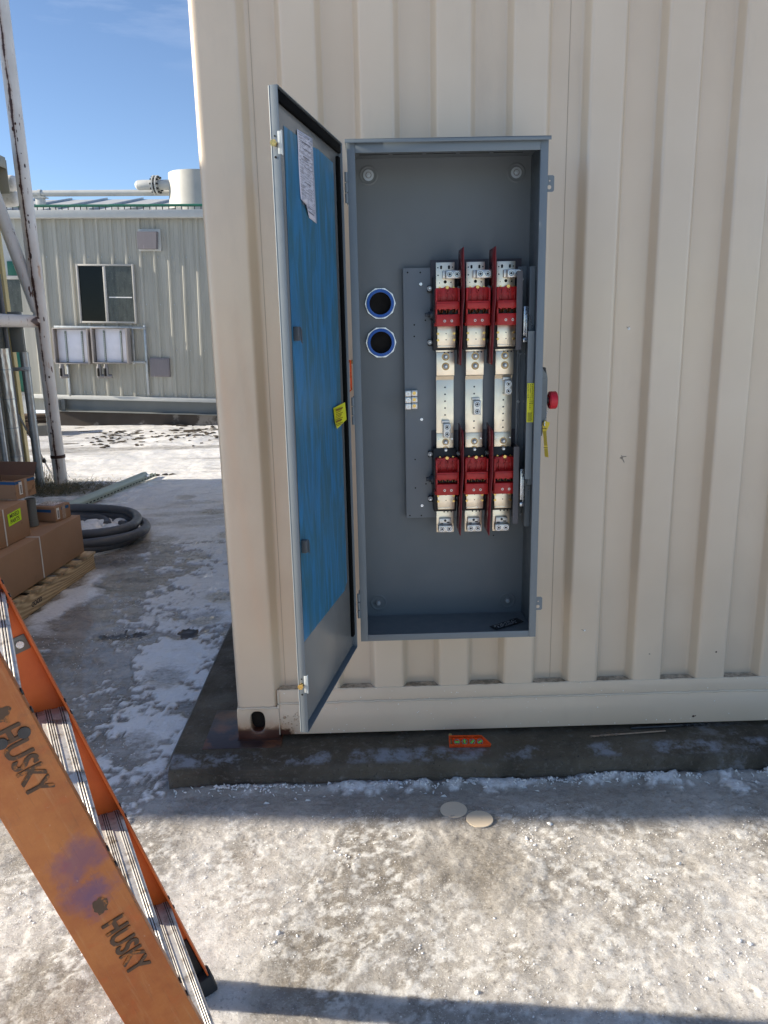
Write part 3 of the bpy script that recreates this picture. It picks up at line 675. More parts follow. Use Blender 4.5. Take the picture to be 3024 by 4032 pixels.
# chips and blisters of paint on the foot of the wall
mb = MB()
for i in range(34):
    x, z = random.gauss(-.335, .022), random.gauss(.055, .017)
    mb.sphere((x, -.0035, z), random.uniform(.0015, .0035), (1, .5, 1), 1)
mb.sphere((-.358, -.004, .075), .007, (1, .5, .9), 2)
mb.build('paint_blister', mat('blister', (.42, .30, .2), .5, dirt=(.08, .03, .02), dirt_scale=60), cont)['kind'] = 'stuff'
mb = MB()
for i in range(90):
    x, z = random.uniform(-.36, 1.7), random.choice([random.uniform(.01, .13), random.uniform(.002, .02), random.uniform(.13, .2)])
    mb.sphere((x, -.0036 if z < .131 else -.001, z), random.uniform(.0012, .0026), (1, .5, 1), 1)
o = mb.build('snow_speck', M['crumb'], cont); o['kind'] = 'stuff'
# marks on the sheet: two white drilled spots, pencil marks, scuffs
def rec(px, py, Y): return at(px, py, 1, Y)
mb = Many()
for (px, py, Y, r) in ((2476, 1294, 0.0, .0052), (2302, 2482, .0, .004)):
    p = rec(px, py, Y); y = Y
    if px == 2476: y = .0445
    p = rec(px, py, y); mb.cyl((p.x, y+.001, p.z), (p.x, y-.0015, p.z), r, 14)
mb.build('drill_spot', M['white'], cont)
mb = Many()
def stroke(pts, Y, w=.0007):
    mb.tube([(rec(a, b_, Y).x, Y, rec(a, b_, Y).z) for a, b_ in pts], w, 5)
stroke([(2468, 1286), (2472, 1293)], .0435); stroke([(2478, 1285), (2473, 1294)], .0435); stroke([(2290, 2478), (2300, 2484)], -.0005); stroke([(2303, 2478), (2297, 2484)], -.0005)
stroke([(2440, 1804), (2450, 1800), (2466, 1797)], .0435); stroke([(2448, 1793), (2452, 1808), (2458, 1821)], .0435); stroke([(2443, 1803), (2450, 1808)], .0435)
stroke([(2555, 2575), (2560, 2575)], -.0005, .0014)
mb.build('pen_mark', M['ink'], cont)
mb = Many(); p = rec(2730, 2820, -.0036); mb.sphere(p, .006, (1, .3, .8), 1); mb.sphere(p+Vector((.008, 0, .002)), .003, (1, .3, .8), 1); p = rec(2820, 2567, 0); mb.sphere(p, .004, (1, .3, 1), 1)
mb.build('rust_spot', M['rust'], cont)

# ------------------------------------------------------------------ electrical cabinet (disconnect switch enclosure)
CX0, CX1, CZ0, CZ1, CF = -.046, .558, .487, 2.083, -.250
cab = thing('electrical_cabinet', 'tall grey steel switch cabinet with its door open on the container wall', 'electrical cabinet', ((CX0+CX1)/2, -.1, CZ0))
mb = MB()
t = .0022
mb.box((CX0, -.012, CZ0), (CX1, -.004, CZ1))                                  # back
mb.box((CX0, CF+.002, CZ0), (CX0+t, -.0125, CZ1), .0008)
mb.box((CX1-t, CF+.002, CZ0), (CX1, -.0125, CZ1), .0008)
mb.box((CX0+t, CF+.002, CZ1-t), (CX1-t, -.0125, CZ1)); mb.box((CX0+t, CF+.002, CZ0), (CX1-t, -.0125, CZ0+t))
mb.mi = 1
for i in range(5):
    xa = CX0+.035+i*.108; mb.box((xa, -.075, CZ1-.0035), (xa+.095, -.072, CZ1-.0025))
body = mb.build('body', [M['cab_in'], M['hole']], cab)
mb = MB()
fw = .0235
mb.box((CX0-.001, CF-.0006, CZ0-.001), (CX0+fw, CF+.0016, CZ1-.003), .0007)
mb.box((CX1-fw+.001, CF-.0006, CZ0-.001), (CX1+.001, CF+.0016, CZ1-.003), .0007)
mb.box((CX0+fw+.0005, CF+.0002, CZ1-.033), (CX1-fw+.0005, CF+.0018, CZ1-.002), .0007)
mb.box((CX0+fw+.0005, CF+.0002, CZ0-.001), (CX1-fw+.0005, CF+.0018, CZ0+.022), .0007)
mb.box((CX0+fw-.002, CF+.0018, CZ0+.003), (CX0+fw, CF+.012, CZ1-.033)); mb.box((CX1-fw+.001, CF+.0018, CZ0+.003), (CX1-fw+.003, CF+.012, CZ1-.033))
mb.build('front_flange', M['cab'], cab)
mb = MB()
mb.box((CX0-.006, CF-.014, CZ1+.0005), (CX1+.006, -.004, CZ1+.0035), .001)
mb.box((CX0-.006, CF-.014, CZ1-.008), (CX1+.006, CF-.012, CZ1+.0032), .0008)
mb.build('drip_hood', M['cab'], cab)
# mounting bolts in pressed dimples
for (x, z) in ((.018, 2.03), (.507, 2.03), (.018, .54), (.502, .535)):
    mb = MB(); y = -.0125
    for r0, r1, ya, yb in ((.032, .027, 0, -.0015), (.027, .022, -.0015, .0), (.022, .019, .0, .0)):
        n_ = 28
        A = [mb.bm.verts.new((x+math.cos(2*math.pi*i/n_)*r0, y+ya-.0003, z+math.sin(2*math.pi*i/n_)*r0)) for i in range(n_)]
        B = [mb.bm.verts.new((x+math.cos(2*math.pi*i/n_)*r1, y+yb-.0003, z+math.sin(2*math.pi*i/n_)*r1)) for i in range(n_)]
        for i in range(n_): mb.bm.faces.new([A[i], A[(i+1) % n_], B[(i+1) % n_], B[i]])
    dm = mb.build('mounting_dimple', M['cab_in'], cab)
    mb = MB(); rw = .0175 if z > 1 else .010
    mb.cyl((x, y, z), (x, y-.003, z), rw, 24); mb.mi = 1; mb.cyl((x, y-.003, z), (x, y-.0045, z), .0105, 20); mb.mi = 0; mb.cyl((x, y-.0045, z), (x, y-.011, z), .0078, 6); mb.cyl((x, y-.011, z), (x, y-.018, z), .0040, 12)
    mb.build('mounting_bolt', [M['zinc_s'], M['bolt_dark']], cab)
# conduit hubs
for (x, z) in ((.048, 1.621), (.048, 1.491)):
    mb = MB(); mb.cyl((x, -.012, z), (x, -.022, z), .0525, 10, hole=.044); hb_ = mb.build('conduit_hub', M['zinc'], cab)
    mb = MB(); mb.cyl((x, -.0215, z), (x, -.030, z), .048, 40, r2=.046, hole=.037); mb.build('blue_throat', M['blue_ring'], hb_)
    mb = MB(); mb.cyl((x, .06, z), (x, -.0295, z), .0372, 32, cap=False); mb.build('hub_bore', M['cream_pipe'], hb_)
    mb = MB(); mb.cyl((x, -.0128, z), (x, -.0126, z), .0371, 32); mb.build('bore_end', M['hole'], hb_)  # near-black disc: the darkness inside the bore put in as colour
# mounting plate
def PX(x, y, Y, f): p = at(*f(x, y), 1, Y); return p.x, p.z
mb = MB(); mb.box((.126, -.040, .870), (.540, -.037, 1.733), .0006); mb.box((.126, -.0372, .870), (.129, -.0125, 1.733)); 
mb.mi = 1
for (x, y, f) in ((232, 272, Z6), (342, 272, Z6), (387, 688, Z6), (290, 728, Z6), (290, 829, Z6), (298, 684, Z7), (392, 896, Z7), (300, 932, Z7), (252, 1172, Z7), (352, 1172, Z7), (980, 1345, Z7)):
    px, pz = PX(x, y, -.0405, f) if y != 1345 else PX(x, y, -.0125, f); yy = -.0402 if y != 1345 else -.0122
    mb.cyl((px, yy, pz), (px, yy-.0006, pz), .0026, 12)
mp_ = mb.build('mounting_plate', [M['plate'], M['hole']], cab)
mb = Many()
for (x, y, f) in ((346, 374, Z6), (353, 334, Z7), (357, 1083, Z7)):
    px, pz = PX(x, y, -.0405, f); m_ = mb.new(); m_.cyl((px, -.040, pz), (px, -.046, pz), .0055, 6); m_.cyl((px, -.046, pz), (px, -.0475, pz), .003, 10)
mb.build('plate_screw', M['zinc'], mp_)
# purple-grey insulating sheets behind the poles
mb = MB(); mb.box((.218, -.047, 1.50), (.524, -.0405, 1.757), .0006); mb.build('insulating_sheet', M['dark_plate'], cab)
mb = MB(); mb.box((.218, -.047, .93), (.524, -.0405, 1.185), .0006); mb.build('insulating_sheet', M['dark_plate'], cab)
# neutral / ground terminal block: three doubled lugs
mb = MB(); nb = None
bx0, bz1 = PX(210, 85, -.075, Z7); bx1, bz0 = PX(320, 250, -.075, Z7)
dz = (bz1-bz0)/3; xm = (bx0+bx1)/2
for i in range(3):
    mb.box((bx0, -.040, bz0+dz*i+.0006), (xm-.0005, -.068, bz0+dz*(i+1)-.0006), .0012); mb.box((xm+.0005, -.040, bz0+dz*i+.0016), (bx1, -.066, bz0+dz*(i+1)-.0001), .0012)
nb = mb.build('terminal_block', M['lug'], cab)
mb = Many()
for i in range(3): mb.cyl(((bx0+xm)/2, -.068, bz0+dz*(i+.5)), ((bx0+xm)/2, -.0695, bz0+dz*(i+.5)), .0075, 18, hole=.0045)
mb.build('set_screw', M['zinc'], nb)
mb = Many()
for i in range(3): mb.cyl(((bx1+xm)/2, -.066, bz0+dz*(i+.55)), ((bx1+xm)/2, -.0678, bz0+dz*(i+.55)), .006, 16)
mb.build('brass_screw', M['brass'], nb)

def lug2(x, z, Y, horiz, tail, w=.048, h=.026, d=.030):
    """two-barrel lug: block with two sockets and a tongue"""
    mb = MB()
    if horiz: mb.box((x-w/2, Y, z-h/2), (x+w/2, Y-d, z+h/2), .0016)
    else: mb.box((x-h/2, Y, z-w/2), (x+h/2, Y-d, z+w/2), .0016)
    if tail == 'left': mb.box((x-w/2-.010, Y, z-h/2+.002), (x-w/2, Y-d*.55, z+h/2), .0012)
    if tail == 'up': mb.box((x-h/2-.004, Y, z+w/2), (x+h/2-.003, Y-d*.5, z+w/2+.010), .0012)
    if tail == 'slot': mb.box((x-w/2+.004, Y, z+h/2), (x+w/2-.004, Y-d*.55, z+h/2+.022), .0012)
    o = mb.build('lug', M['lug'], bar)
    mk = Many()
    for s in (-1, 1):
        cx, cz = (x+s*w/4, z) if horiz else (x, z+s*w/4)
        m_ = mk.new(); m_.cyl((cx, Y-d, cz), (cx, Y-d-.0012, cz), .0100, 20, hole=.0082)
        m_.mi = 1; m_.cyl((cx, Y-d+.0005, cz), (cx, Y-d-.0005, cz), .0082, 20); m_.mi = 0; m_.cyl((cx, Y-d-.0006, cz), (cx, Y-d-.0010, cz), .0060, 20, hole=.0042)
    mk.build('lug_screw', [M['zinc'], M['black']], bar)
    if tail == 'slot':
        mk = Many()
        for k in (-1, 1): mk.box((x+k*.011-.006, Y-d*.55-.0004, z+h/2+.004+k*.002), (x+k*.011+.004, Y-d*.55-.0008, z+h/2+.008+k*.002))
        mk.cyl((x, Y-d*.55-.0003, z+h/2+.015), (x, Y-d*.55-.001, z+h/2+.015), .0045, 12)
        mk.build('lug_opening', M['black'], bar)
    return o

def hexbolt(mb, x, y, z, r=.0068, k=1.75):
    mb.mi = 1; mb.cyl((x, y, z), (x, y-.0018, z), r*k, 22); mb.cyl((x, y-.0018, z), (x, y-.0075, z), r, 6); mb.mi = 0; mb.cyl((x, y-.0075, z), (x, y-.016, z), r*.55, 12)
def switch_block(cx, zt, zb, idx):
    """red moulded contact block with recess, ribs, slot and brass jaws; zt top, zb bottom"""
    H_ = zt-zb; w = .0755; xl, xr = cx-w/2, cx+w/2; Y = -.098
    mb = MB()
    z = lambda f: zt - H_*f
    mb.box((xl+.002, Y, z(.37)), (xr-.002, Y-.026, z(.0)), .0015)                 # recessed upper field
    # arched top
    n_ = 12; arc = [(cx-.012+.024*i/n_, Y-.026, z(0)+.006*math.sin(math.pi*i/n_)) for i in range(n_+1)]
    mb.prism(arc, (0, .02, 0))
    mb.prism([(xl, Y-.028, z(.36)), (xr, Y-.028, z(.36)), (xr-.001, Y-.055, z(.40)), (xl+.001, Y-.055, z(.40))][::-1], (0, 0, -.001))
    mb.box((xl, Y, z(.56)), (xr, Y-.055, z(.36)), .0018)                          # middle bar
    for k in range(4): mb.box((xl+.004+k*.018+.004, Y-.02, z(.585)), (xl+.004+k*.018+.010, Y-.0545, z(.555)), .0006)
    mb.box((xl, Y, z(1.0)), (xr, Y-.050, z(.695)), .0018)                         # lower plate
    mb.box((xl-.002, Y, z(1.0)), (xl+.0035, Y-.046, z(.02)), .0012); mb.box((xr-.0035, Y, z(1.0)), (xr+.002, Y-.046, z(.02)), .0012)   # cheeks
    mb.box((xl-.005, Y, z(1.0)), (xl-.002, Y-.040, z(.91)), .0008); mb.box((xr+.002, Y, z(1.0)), (xr+.004, Y-.040, z(.93)), .0008)
    for fx in (-.27, 0.02, .27):                                                 # ribs and bosses
        X_ = cx+fx*w; mb.box((X_-.0011, Y-.026, z(.37)), (X_+.0011, Y-.036, z(.06 if fx != .02 else .14)), .0004)
        mb.cyl((X_-.001, Y-.026, z(.19)), (X_-.001, Y-.031, z(.19)), .0058, 16)
    mb.cyl((cx+.0015, Y-.026, z(.085)), (cx+.0015, Y-.037, z(.085)), .0052, 16, hole=.003)
    ob = mb.build('switch_block', M['red'], cab, smooth=30)
    mb = MB(); mb.box((xl+.003, Y+.002, z(.70)), (xr-.003, Y-.016, z(.55))); mb.build('arc_slot', M['black'], ob)
    mb = Many()
    for k in (-1, 0, 1):
        X_ = cx+k*.0215; m_ = mb.new()
        for s in (-1, 1):
            m_.prism([(X_+s*.0022, Y-.015, z(.545)), (X_+s*.0042, Y-.040, z(.56)), (X_+s*.003, Y-.044, z(.64)), (X_+s*.0004, Y-.020, z(.68))], (s*.0013, 0, 0))
    mb.build('contact_jaw', M['brass'], ob)
    mb = Many()
    for k in (-1, 1): mb.cyl((cx+k*.0115+.001, Y-.0495, z(.865)), (cx+k*.0115+.001, Y-.0515, z(.865)), .0042, 14, hole=.0024)
    mb.build('rivet', M['lug'], ob)
    mb = Many()
    for k in (-.3, .0, .3):
        r_ = .0055 if k == 0 else .0035
        mb.cyl((cx+k*w, Y-.004, z(-.01)), (cx+k*w, Y-.030 if k == 0 else Y-.012, z(-.01)), r_, 12)
    mb.build('brass_screw', M['brass'], ob)
    return ob

COLX = [.262, .362, .4625]
COLX2 = [.2605, .361, .460]
for i in range(3):
    cx, c2 = COLX[i], COLX2[i]; hw_ = .0305
    # backing insulators between bar and sheet
    mb = Many()
    mb.box((cx-.040, -.047, 1.462), (cx+.040, -.097, 1.700), .002); mb.box((cx-.030, -.047, 1.05), (cx+.030, -.080, 1.14)); mb.box((c2-.040, -.047, .905), (c2+.040, -.097, 1.13), .002)
    mb.build('insulator_base', M['black'], cab)
    BH = [M['bus'], M['hole']]
    mb = MB()
    mb.box((cx-hw_, -.0975, 1.60), (cx+hw_, -.101, 1.7445), .0008); mb.mi = 1     # upper terminal with its punched holes
    for (dx, zz, r_) in ((-.024, 1.728, .0022), (.024, 1.729, .0022), (-.0235, 1.704, .0022), (0, 1.683, .0052), (-.019, 1.680, .0016), (.019, 1.681, .0022)):
        mb.cyl((cx+dx, -.1008, zz), (cx+dx, -.1014, zz), r_, 14)
    for dx in (-.0135, .0125):
        for dz_ in (-.0022, .0022): mb.cyl((cx+dx, -.1008, 1.729+dz_), (cx+dx, -.1014-(.0002 if dz_ > 0 else 0), 1.729+dz_), .0036, 14)
    bar = mb.build('busbar', BH, cab)
    mb = MB()
    mb.box((cx-hw_+.003, -.104, 1.478), (cx+hw_+.003, -.108, 1.548), .0012); mb.box((cx-hw_+.003, -.080, 1.4705), (cx+hw_+.003, -.1075, 1.480), .003)
    mb.box((cx-hw_, -.088, 1.452), (cx+hw_, -.092, 1.4765), .001)
    mb.box((cx-hw_, -.093, 1.378), (cx+hw_, -.100, 1.4555), .0014); mb.mi = 1                 # bolted tongue
    for zz in (1.517, 1.497): mb.cyl((cx+.002, -.1078, zz), (cx+.002, -.1084, zz), .0019, 10)
    for dx in (-.003, .010, .022): mb.cyl((cx+dx, -.0998, 1.4545), (cx+dx, -.1004, 1.4545), .0024, 12)
    mb.build('busbar_bend', BH, bar)
    mb = MB()
    mb.prism([(cx-hw_, -.0925, 1.376), (cx+hw_-.001, -.0925, 1.376), (cx+hw_-.001, -.086, 1.362), (cx-hw_, -.086, 1.362)], (0, .004, .0))
    mb.box((cx-hw_, -.081, 1.118), (cx+hw_-.001, -.0865, 1.366), .0012)
    mb.box((cx-hw_, -.0866, 1.110), (cx+hw_-.002, -.0915, 1.180), .0012); mb.mi = 1
    zz = 1.338; zs_skip = {0: (1.17, 1.225), 1: (1.255, 1.302), 2: (1.315, 1.35)}[i]
    while zz > 1.19:
        if not (zs_skip[0] < zz < zs_skip[1]): mb.cyl((cx, -.0863, zz), (cx, -.0869, zz), .0028, 12)
        zz -= .0235
    mb.build('long_busbar', BH, bar)
    mb = MB()
    mb.box((c2-hw_+.003, -.104, .921), (c2+hw_+.002, -.108, .982), .0012); mb.box((c2-hw_+.003, -.080, .9135), (c2+hw_+.002, -.1075, .923), .003)
    mb.box((c2-hw_, -.088, .828), (c2+hw_, -.092, .920), .001); mb.mi = 1
    for zz in (.966, .947): mb.cyl((c2+.002, -.1078, zz), (c2+.002, -.1084, zz), .0018, 10)
    for dx in (-.003, .010, .022): mb.cyl((c2+dx, -.0918, .902), (c2+dx, -.0924, .902), .0024, 12)
    mb.build('lower_terminal', BH, bar)
    mb = MB(); mb.box((cx-hw_+.001, -.090, 1.098), (cx+hw_-.003, -.094, 1.118), .001); mb.build('busbar_tab', M['bus'], bar)
    mk = Many()
    for dx in (-.0255, .0285):
        for zz in (1.517, 1.496): mk.cyl((cx+dx, -.100, zz), (cx+dx, -.111, zz), .0042, 12)
        for zz in (.964, .944): mk.cyl((c2+dx, -.100, zz), (c2+dx, -.111, zz), .0040, 12)
    mk.build('brass_screw', M['brass'], bar)
    mk = Many()
    for zz in (1.441, 1.409): mk.cyl((cx+.001, -.0995, zz), (cx+.001, -.1012, zz), .0130, 22)
    for zz in (1.151, 1.124): mk.cyl((cx+.001, -.091, zz), (cx+.001, -.0927, zz), .0120, 22)
    mk.build('spring_washer', M['washer'], bar)
    mk = Many()
    for zz in (1.441, 1.409): hexbolt(mk.new(), cx+.001, -.1010, zz, .0062, 1.35)
    for zz in (1.151, 1.124): hexbolt(mk.new(), cx+.001, -.0925, zz, .0062, 1.35)
    for dx in (-.023, .024): mk.cyl((cx+dx, -.0913, 1.161), (cx+dx, -.0925, 1.161), .0028, 12)
    mk.build('stud_bolt', [M['zinc'], M['bolt_dark']], bar)
    lug2(cx+.024, 1.7045, -.101, True, 'left')
    if i == 0: lug2(cx+.004, 1.193, -.0865, False, 'up')
    if i == 1: lug2(cx+.007, 1.2685, -.0865, False, 'up')
    if i == 2: lug2(cx+.012, 1.335, -.0865, False, 'up')
    lug2(c2-.001, .848, -.092, True, 'slot', w=.050, h=.024, d=.034)
    switch_block(cx+.004, 1.663, 1.541, i); switch_block(c2+.004, 1.099, .974, i)
    # black mounting ears with screws on the left of each pole
    mb = Many(); ms = Many()
    for zz in (1.6645, 1.489): mb.box((cx-.056, -.047, zz-.012), (cx-.036, -.062, zz+.010), .003); hexbolt(ms.new(), cx-.049, -.062, zz, .0045)
    for zz in (1.105, .944): mb.box((c2-.056, -.047, zz-.012), (c2-.036, -.062, zz+.010), .003); hexbolt(ms.new(), c2-.049, -.062, zz, .0045)
    e_ = mb.build('mounting_ear', M['black'], cab)
    for ee, sc_ in zip(e_, ms.l): sc_.build('ear_screw', [M['zinc'], M['bolt_dark']], ee)
# operating shafts between the poles
for zz in (1.58, 1.018):
    mb = MB(); mb.cyl((.205, -.075, zz), (.53, -.075, zz), .011, 6); mb.cyl((.213, -.075, zz), (.222, -.075, zz), .019, 18); mb.box((.196, -.085, zz-.006), (.207, -.065, zz+.006), .001)
    mb.build('operating_shaft', mat('shaft', (.05, .06, .075), .4, metal=.3), cab)
# red phase barriers, each slightly kinked
def barrier(x, z1, z0, cut_top):
    mb = MB(); Yb, Yf = -.060, -.190; n_ = 14
    for a in range(n_):
        za, zb_ = z1-(z1-z0)*a/n_, z1-(z1-z0)*(a+1)/n_
        def xo(z, y):
            f = (z1-z)/(z1-z0); kink = .004*math.sin(f*math.pi*1.0)-(.004 if f > .45 else 0)*min(1, (f-.45)*12 if f > .45 else 0)
            return x + kink*(1 if y == Yf else .4) - .004*f
        def zo(z, y): return z - (.012 if (cut_top and y == Yf and a == 0 and z == z1) else 0)
        mb.face([(xo(za, Yb), Yb, zo(za, Yb)), (xo(za, Yf), Yf, zo(za, Yf)), (xo(zb_, Yf), Yf, zb_), (xo(zb_, Yb), Yb, zb_)])
    bmesh.ops.remove_doubles(mb.bm, verts=mb.bm.verts, dist=1e-5)
    o = mb.build('phase_barrier', M['barrier'], cab, solid=.0022); return o
barrier(.3115, 1.783, 1.416, False); barrier(.4135, 1.783, 1.416, False); barrier(.3115, 1.212, .840, True); barrier(.4105, 1.212, .838, True)
# grey side shields right of third pole
for (zt, zb) in ((1.709, 1.461), (1.140, .872)):
    mb = MB()
    mb.prism([(.4865, -.168, zb), (.4865, -.168, zt), (.5045, -.168, zt), (.5045, -.168, zb)], (0, .0016, 0)); mb.prism([(.5045, -.166, zb), (.5045, -.166, zt), (.5045, -.05, zt), (.5045, -.05, zb)], (.0016, 0, 0))
    mb.build('side_shield', mat('shield_grey', (.12, .115, .125), .45), cab)
# operating mechanism channel on the right
mb = MB()
mb.box((.512, -.048, .865), (.5425, -.052, 1.730), .0006); mb.box((.541, -.075, .865), (.5435, -.0495, 1.730), .0005)
mb.box((.519, -.052, .90), (.5210, -.066, 1.70), .0004)
mb.box((.536, -.125, .85), (.5545, -.128, 1.725), .0008); mb.box((.5365, -.1275, .85), (.5385, -.076, 1.725), .0005)
ch = mb.build('mechanism_channel', M['cab'], cab)
mb = MB(); mb.box((.533, -.175, 1.01), (.5545, -.178, 1.52), .0008); mb.box((.533, -.1775, 1.01), (.535, -.128, 1.52), .0005); mb.build('raised_channel', M['cab'], cab)
mb = Many()
for (x, y, f) in ((1232, 330, Z6), (1280, 328, Z6), (1210, 980, Z6), (1262, 980, Z6), (1197, 178, Z7), (1250, 180, Z7), (1192, 578, Z7), (1240, 575, Z7), (1182, 1162, Z7), (1222, 1160, Z7)):
    px, pz = PX(x, y, -.055, f); mb.cyl((px, -.052, pz), (px, -.057, pz), .0048, 6)
mb.build('channel_screw', M['zinc'], ch)
for (zt, zb) in ((1.600, 1.485), (1.055, .925)):
    mb = MB(); x_ = at(*Z6(1258, 700), 1, -.123).x
    mb.box((x_-.006, -.120, zb+.02), (x_+.010, -.123, zt), .001); mb.box((x_+.002, -.1235, zb+.010), (x_+.006, -.128, zt-.025), .001)
    mb.box((x_-.010, -.120, zb-.002), (x_+.011, -.133, zb+.014), .004)
    mb.tube([(x_+.006, -.125, zt-.02), (x_+.017, -.13, zt-.035), (x_+.014, -.13, zt-.055), (x_+.022, -.13, zt-.06), (x_+.023, -.13, zt-.075)], .0018, 6)
    lk = mb.build('linkage', M['zinc'], cab)
    mb = MB(); hx_ = [(x_-.014+.0028*math.cos(t_*.9), -.118+.0028*math.sin(t_*.9), zb+.015+(zt-zb-.05)*t_/110) for t_ in range(111)]; mb.tube(hx_, .0006, 4)
    mb.build('spring', M['steel_dark'], lk)
    mb = Many(); mb.box((x_-.009, -.1, zb+.03), (x_-.006, -.119, zt-.01)); mb.box((x_+.006, -.1, zb+.03), (x_+.012, -.119, zt-.03)); mb.cyl((x_+.001, -.1228, zt-.012), (x_+.001, -.124, zt-.012), .002, 10); mb.cyl((x_+.001, -.1228, zt-.026), (x_+.001, -.124, zt-.026), .002, 10)
    mb.build('pivot_block', M['black'], lk)
# yellow warning strip with its black side notch
Yl = -.2275
q4 = [at(*Z7(1280, 20), 1, Yl), at(*Z7(1332, 20), 1, Yl), at(*Z7(1322, 360), 1, Yl), at(*Z7(1267, 360), 1, Yl)]
lx0, lx1, lz1, lz0 = q4[3].x, q4[2].x, q4[0].z, q4[3].z
mb = MB(); mb.box((lx0, Yl, lz0), (lx1+.001, Yl-.001, lz1)); mb.mi = 1; zz = lz1-.095
while zz > lz0+.004:
    mb.box((lx0+.0025+random.random()*.001, Yl-.0011, zz), (lx1-.0025-random.random()*.003, Yl-.0013, zz-.0009)); zz -= .0021
lab = mb.build('caution_label', [M['yellow'], M['ink']], cab); lab['label'] = 'yellow caution label with black vertical lettering'
w_ = lx1-lx0; zc = lz1
for j, wd in enumerate(('CAUTION', 'AVERTISSEMENT', 'PRECAUCION')):
    zz = lz1-.0055
    for ch_ in wd:
        text_mesh(ch_, .0062, (lx0+w_*(.18+.31*j), Yl-.0012, zz), (1, 0, 0), (0, 0, 1), M['ink'], 'lettering', lab, bold=.03, align='CENTER', thick=False); zz -= .0066
mb = MB(); mb.prism([(lx1+.001, Yl+.002, lz1-.008), (lx1+.009, Yl+.002, lz1-.022), (lx1+.007, Yl+.002, lz0+.012), (lx1+.001, Yl+.002, lz0+.002)], (0, .004, 0)); mb.build('interlock_slot', M['hole'], cab)
mb = MB(); mb.box((lx0-.001, Yl+.001, 1.04), (lx1-.001, Yl+.003, 1.52)); mb.build('interlock_bar', M['cab'], cab)
# bottom flange weld seam line inside and a row of small spot welds
mb = MB(); mb.tube([(CX0+.006, -.0135, CZ0+.003), (CX1-.006, -.0135, CZ0+.003)], .0016, 6)
for i in range(6): mb.sphere((CX0+.03+i*.105, -.016, CZ0+.004), .003, (1, 1, .5), 1)
mb.build('inner_seam', M['cab_in'], cab)
# padlock ears on right edge
for (ya, yb) in ((690, 755), (2349, 2401)):
    pa, pb = at(2157, ya, 1, -.235), at(2186 if ya < 1000 else 2131, yb, 1, -.235)
    xa, xb = CX1, CX1+.024; zt, zb = pa.z, pb.z
    mb = MB(); n_ = 16
    rect_ = [(xa, zb), (xb-.004, zb), (xb, zb+.004), (xb, zt-.004), (xb-.004, zt), (xa, zt)]
    mb.prism([(x, -.236, z) for x, z in rect_], (0, .0022, 0)); mb.mi = 1; mb.cyl((xa+.010, -.2362, zt-.016), (xa+.010, -.2366, zt-.016), .0024, 12); mb.cyl((xa+.009, -.2362, zb+.013), (xa+.009, -.2366, zb+.013), .0062, 16)
    mb.build('padlock_ear', [M['cab'], M['beige']], cab)
# outside handle on the right: plate, bracket and red knob
hm = M['cab']
mb = MB()
hp = lambda x, y, Y: at(x, y, 1, Y)
a, b2 = hp(2160, 1450, -.14), hp(2128, 1712, -.14)
mb.prism([(CX1+.001, -.17, b2.z), (CX1+.022, -.17, b2.z), (CX1+.03, -.17, b2.z+.05), (CX1+.036, -.17, 1.30), (CX1+.033, -.17, a.z-.02), (CX1+.020, -.17, a.z)], (0, .004, 0))
mb.box((CX1+.001, -.168, b2.z), (CX1+.003, -.10, a.z-.003), .0005)
mb.prism([(CX1+.030, -.166, a.z+.004), (CX1+.037, -.166, a.z-.03), (CX1+.037, -.166, 1.22), (CX1+.033, -.166, 1.20)], (0, .05, 0))
hd = mb.build('handle_plate', mat('handle_grey', (.13, .145, .155), .35, metal=.3), cab)
kx, kz = .604, 1.2925
mb = Many(); mb.cyl((CX1+.034, -.15, kz), (kx, -.15, kz), .012, 20); mb.box((CX1+.002, -.175, kz-.022), (CX1+.018, -.135, kz+.018), .002); mb.build('handle_hub', M['black'], hd)
mb = MB(); mb.cyl((kx, -.15, kz), (kx+.026, -.15, kz), .0295, 36, hole=.020); mb.cyl((kx+.004, -.15, kz), (kx+.022, -.15, kz), .0201, 36)
bmesh.ops.bevel(mb.bm, geom=[e for e in mb.bm.edges if e.calc_length() < .0055 and abs((e.verts[0].co-e.verts[1].co).x) < 1e-6 and (e.verts[0].co-Vector((e.verts[0].co.x, -.15, kz))).length > .029], offset=.003, segments=2, affect='EDGES')
kn = mb.build('knob', M['knob'], cab)
mb = MB(); mb.cyl((kx+.0035, -.15, kz), (kx-.001, -.15, kz), .012, 30, hole=.009); mb.build('knob_ring', M['knob'], kn)

# ---- cabinet door
HG = Vector((CX0-.0135, CF-.006, 0)); FE = Vector((-.187, -.832, 0))
DW = (FE-HG).normalized(); DL = (FE-HG).length; DN = Vector((DW.y*-1, DW.x, 0))          # DN: towards the inside (right/camera)
if DN.x < 0: DN = -DN
DZ0, DZ1 = .470, 2.076
MD = Matrix(((DW.x, DN.x, 0, HG.x), (DW.y, DN.y, 0, HG.y), (0, 0, 1, 0), (0, 0, 0, 1)))
mb = MB(); T = .0215
mb.box((0, -T, DZ0), (DL, -T+.0018, DZ1), .0006, M=MD)                      # skin
mb.box((DL-.0018, -T+.0018, DZ0), (DL, 0, DZ1), .0006, M=MD); mb.box((0, -T+.0018, DZ0), (.0018, 0, DZ1), .0006, M=MD)
mb.box((.0018, -T+.0018, DZ1-.0018), (DL-.0018, 0, DZ1), M=MD); mb.box((.0018, -T+.0018, DZ0), (DL-.0018, 0, DZ0+.0018), M=MD)
mb.cyl(MD @ Vector((DL-.0022, -T+.0012, DZ0+.001)), MD @ Vector((DL-.0022, -T+.0012, DZ1-.001)), .0026, 14)
door = mb.build('door', M['cab'], cab, smooth=30)
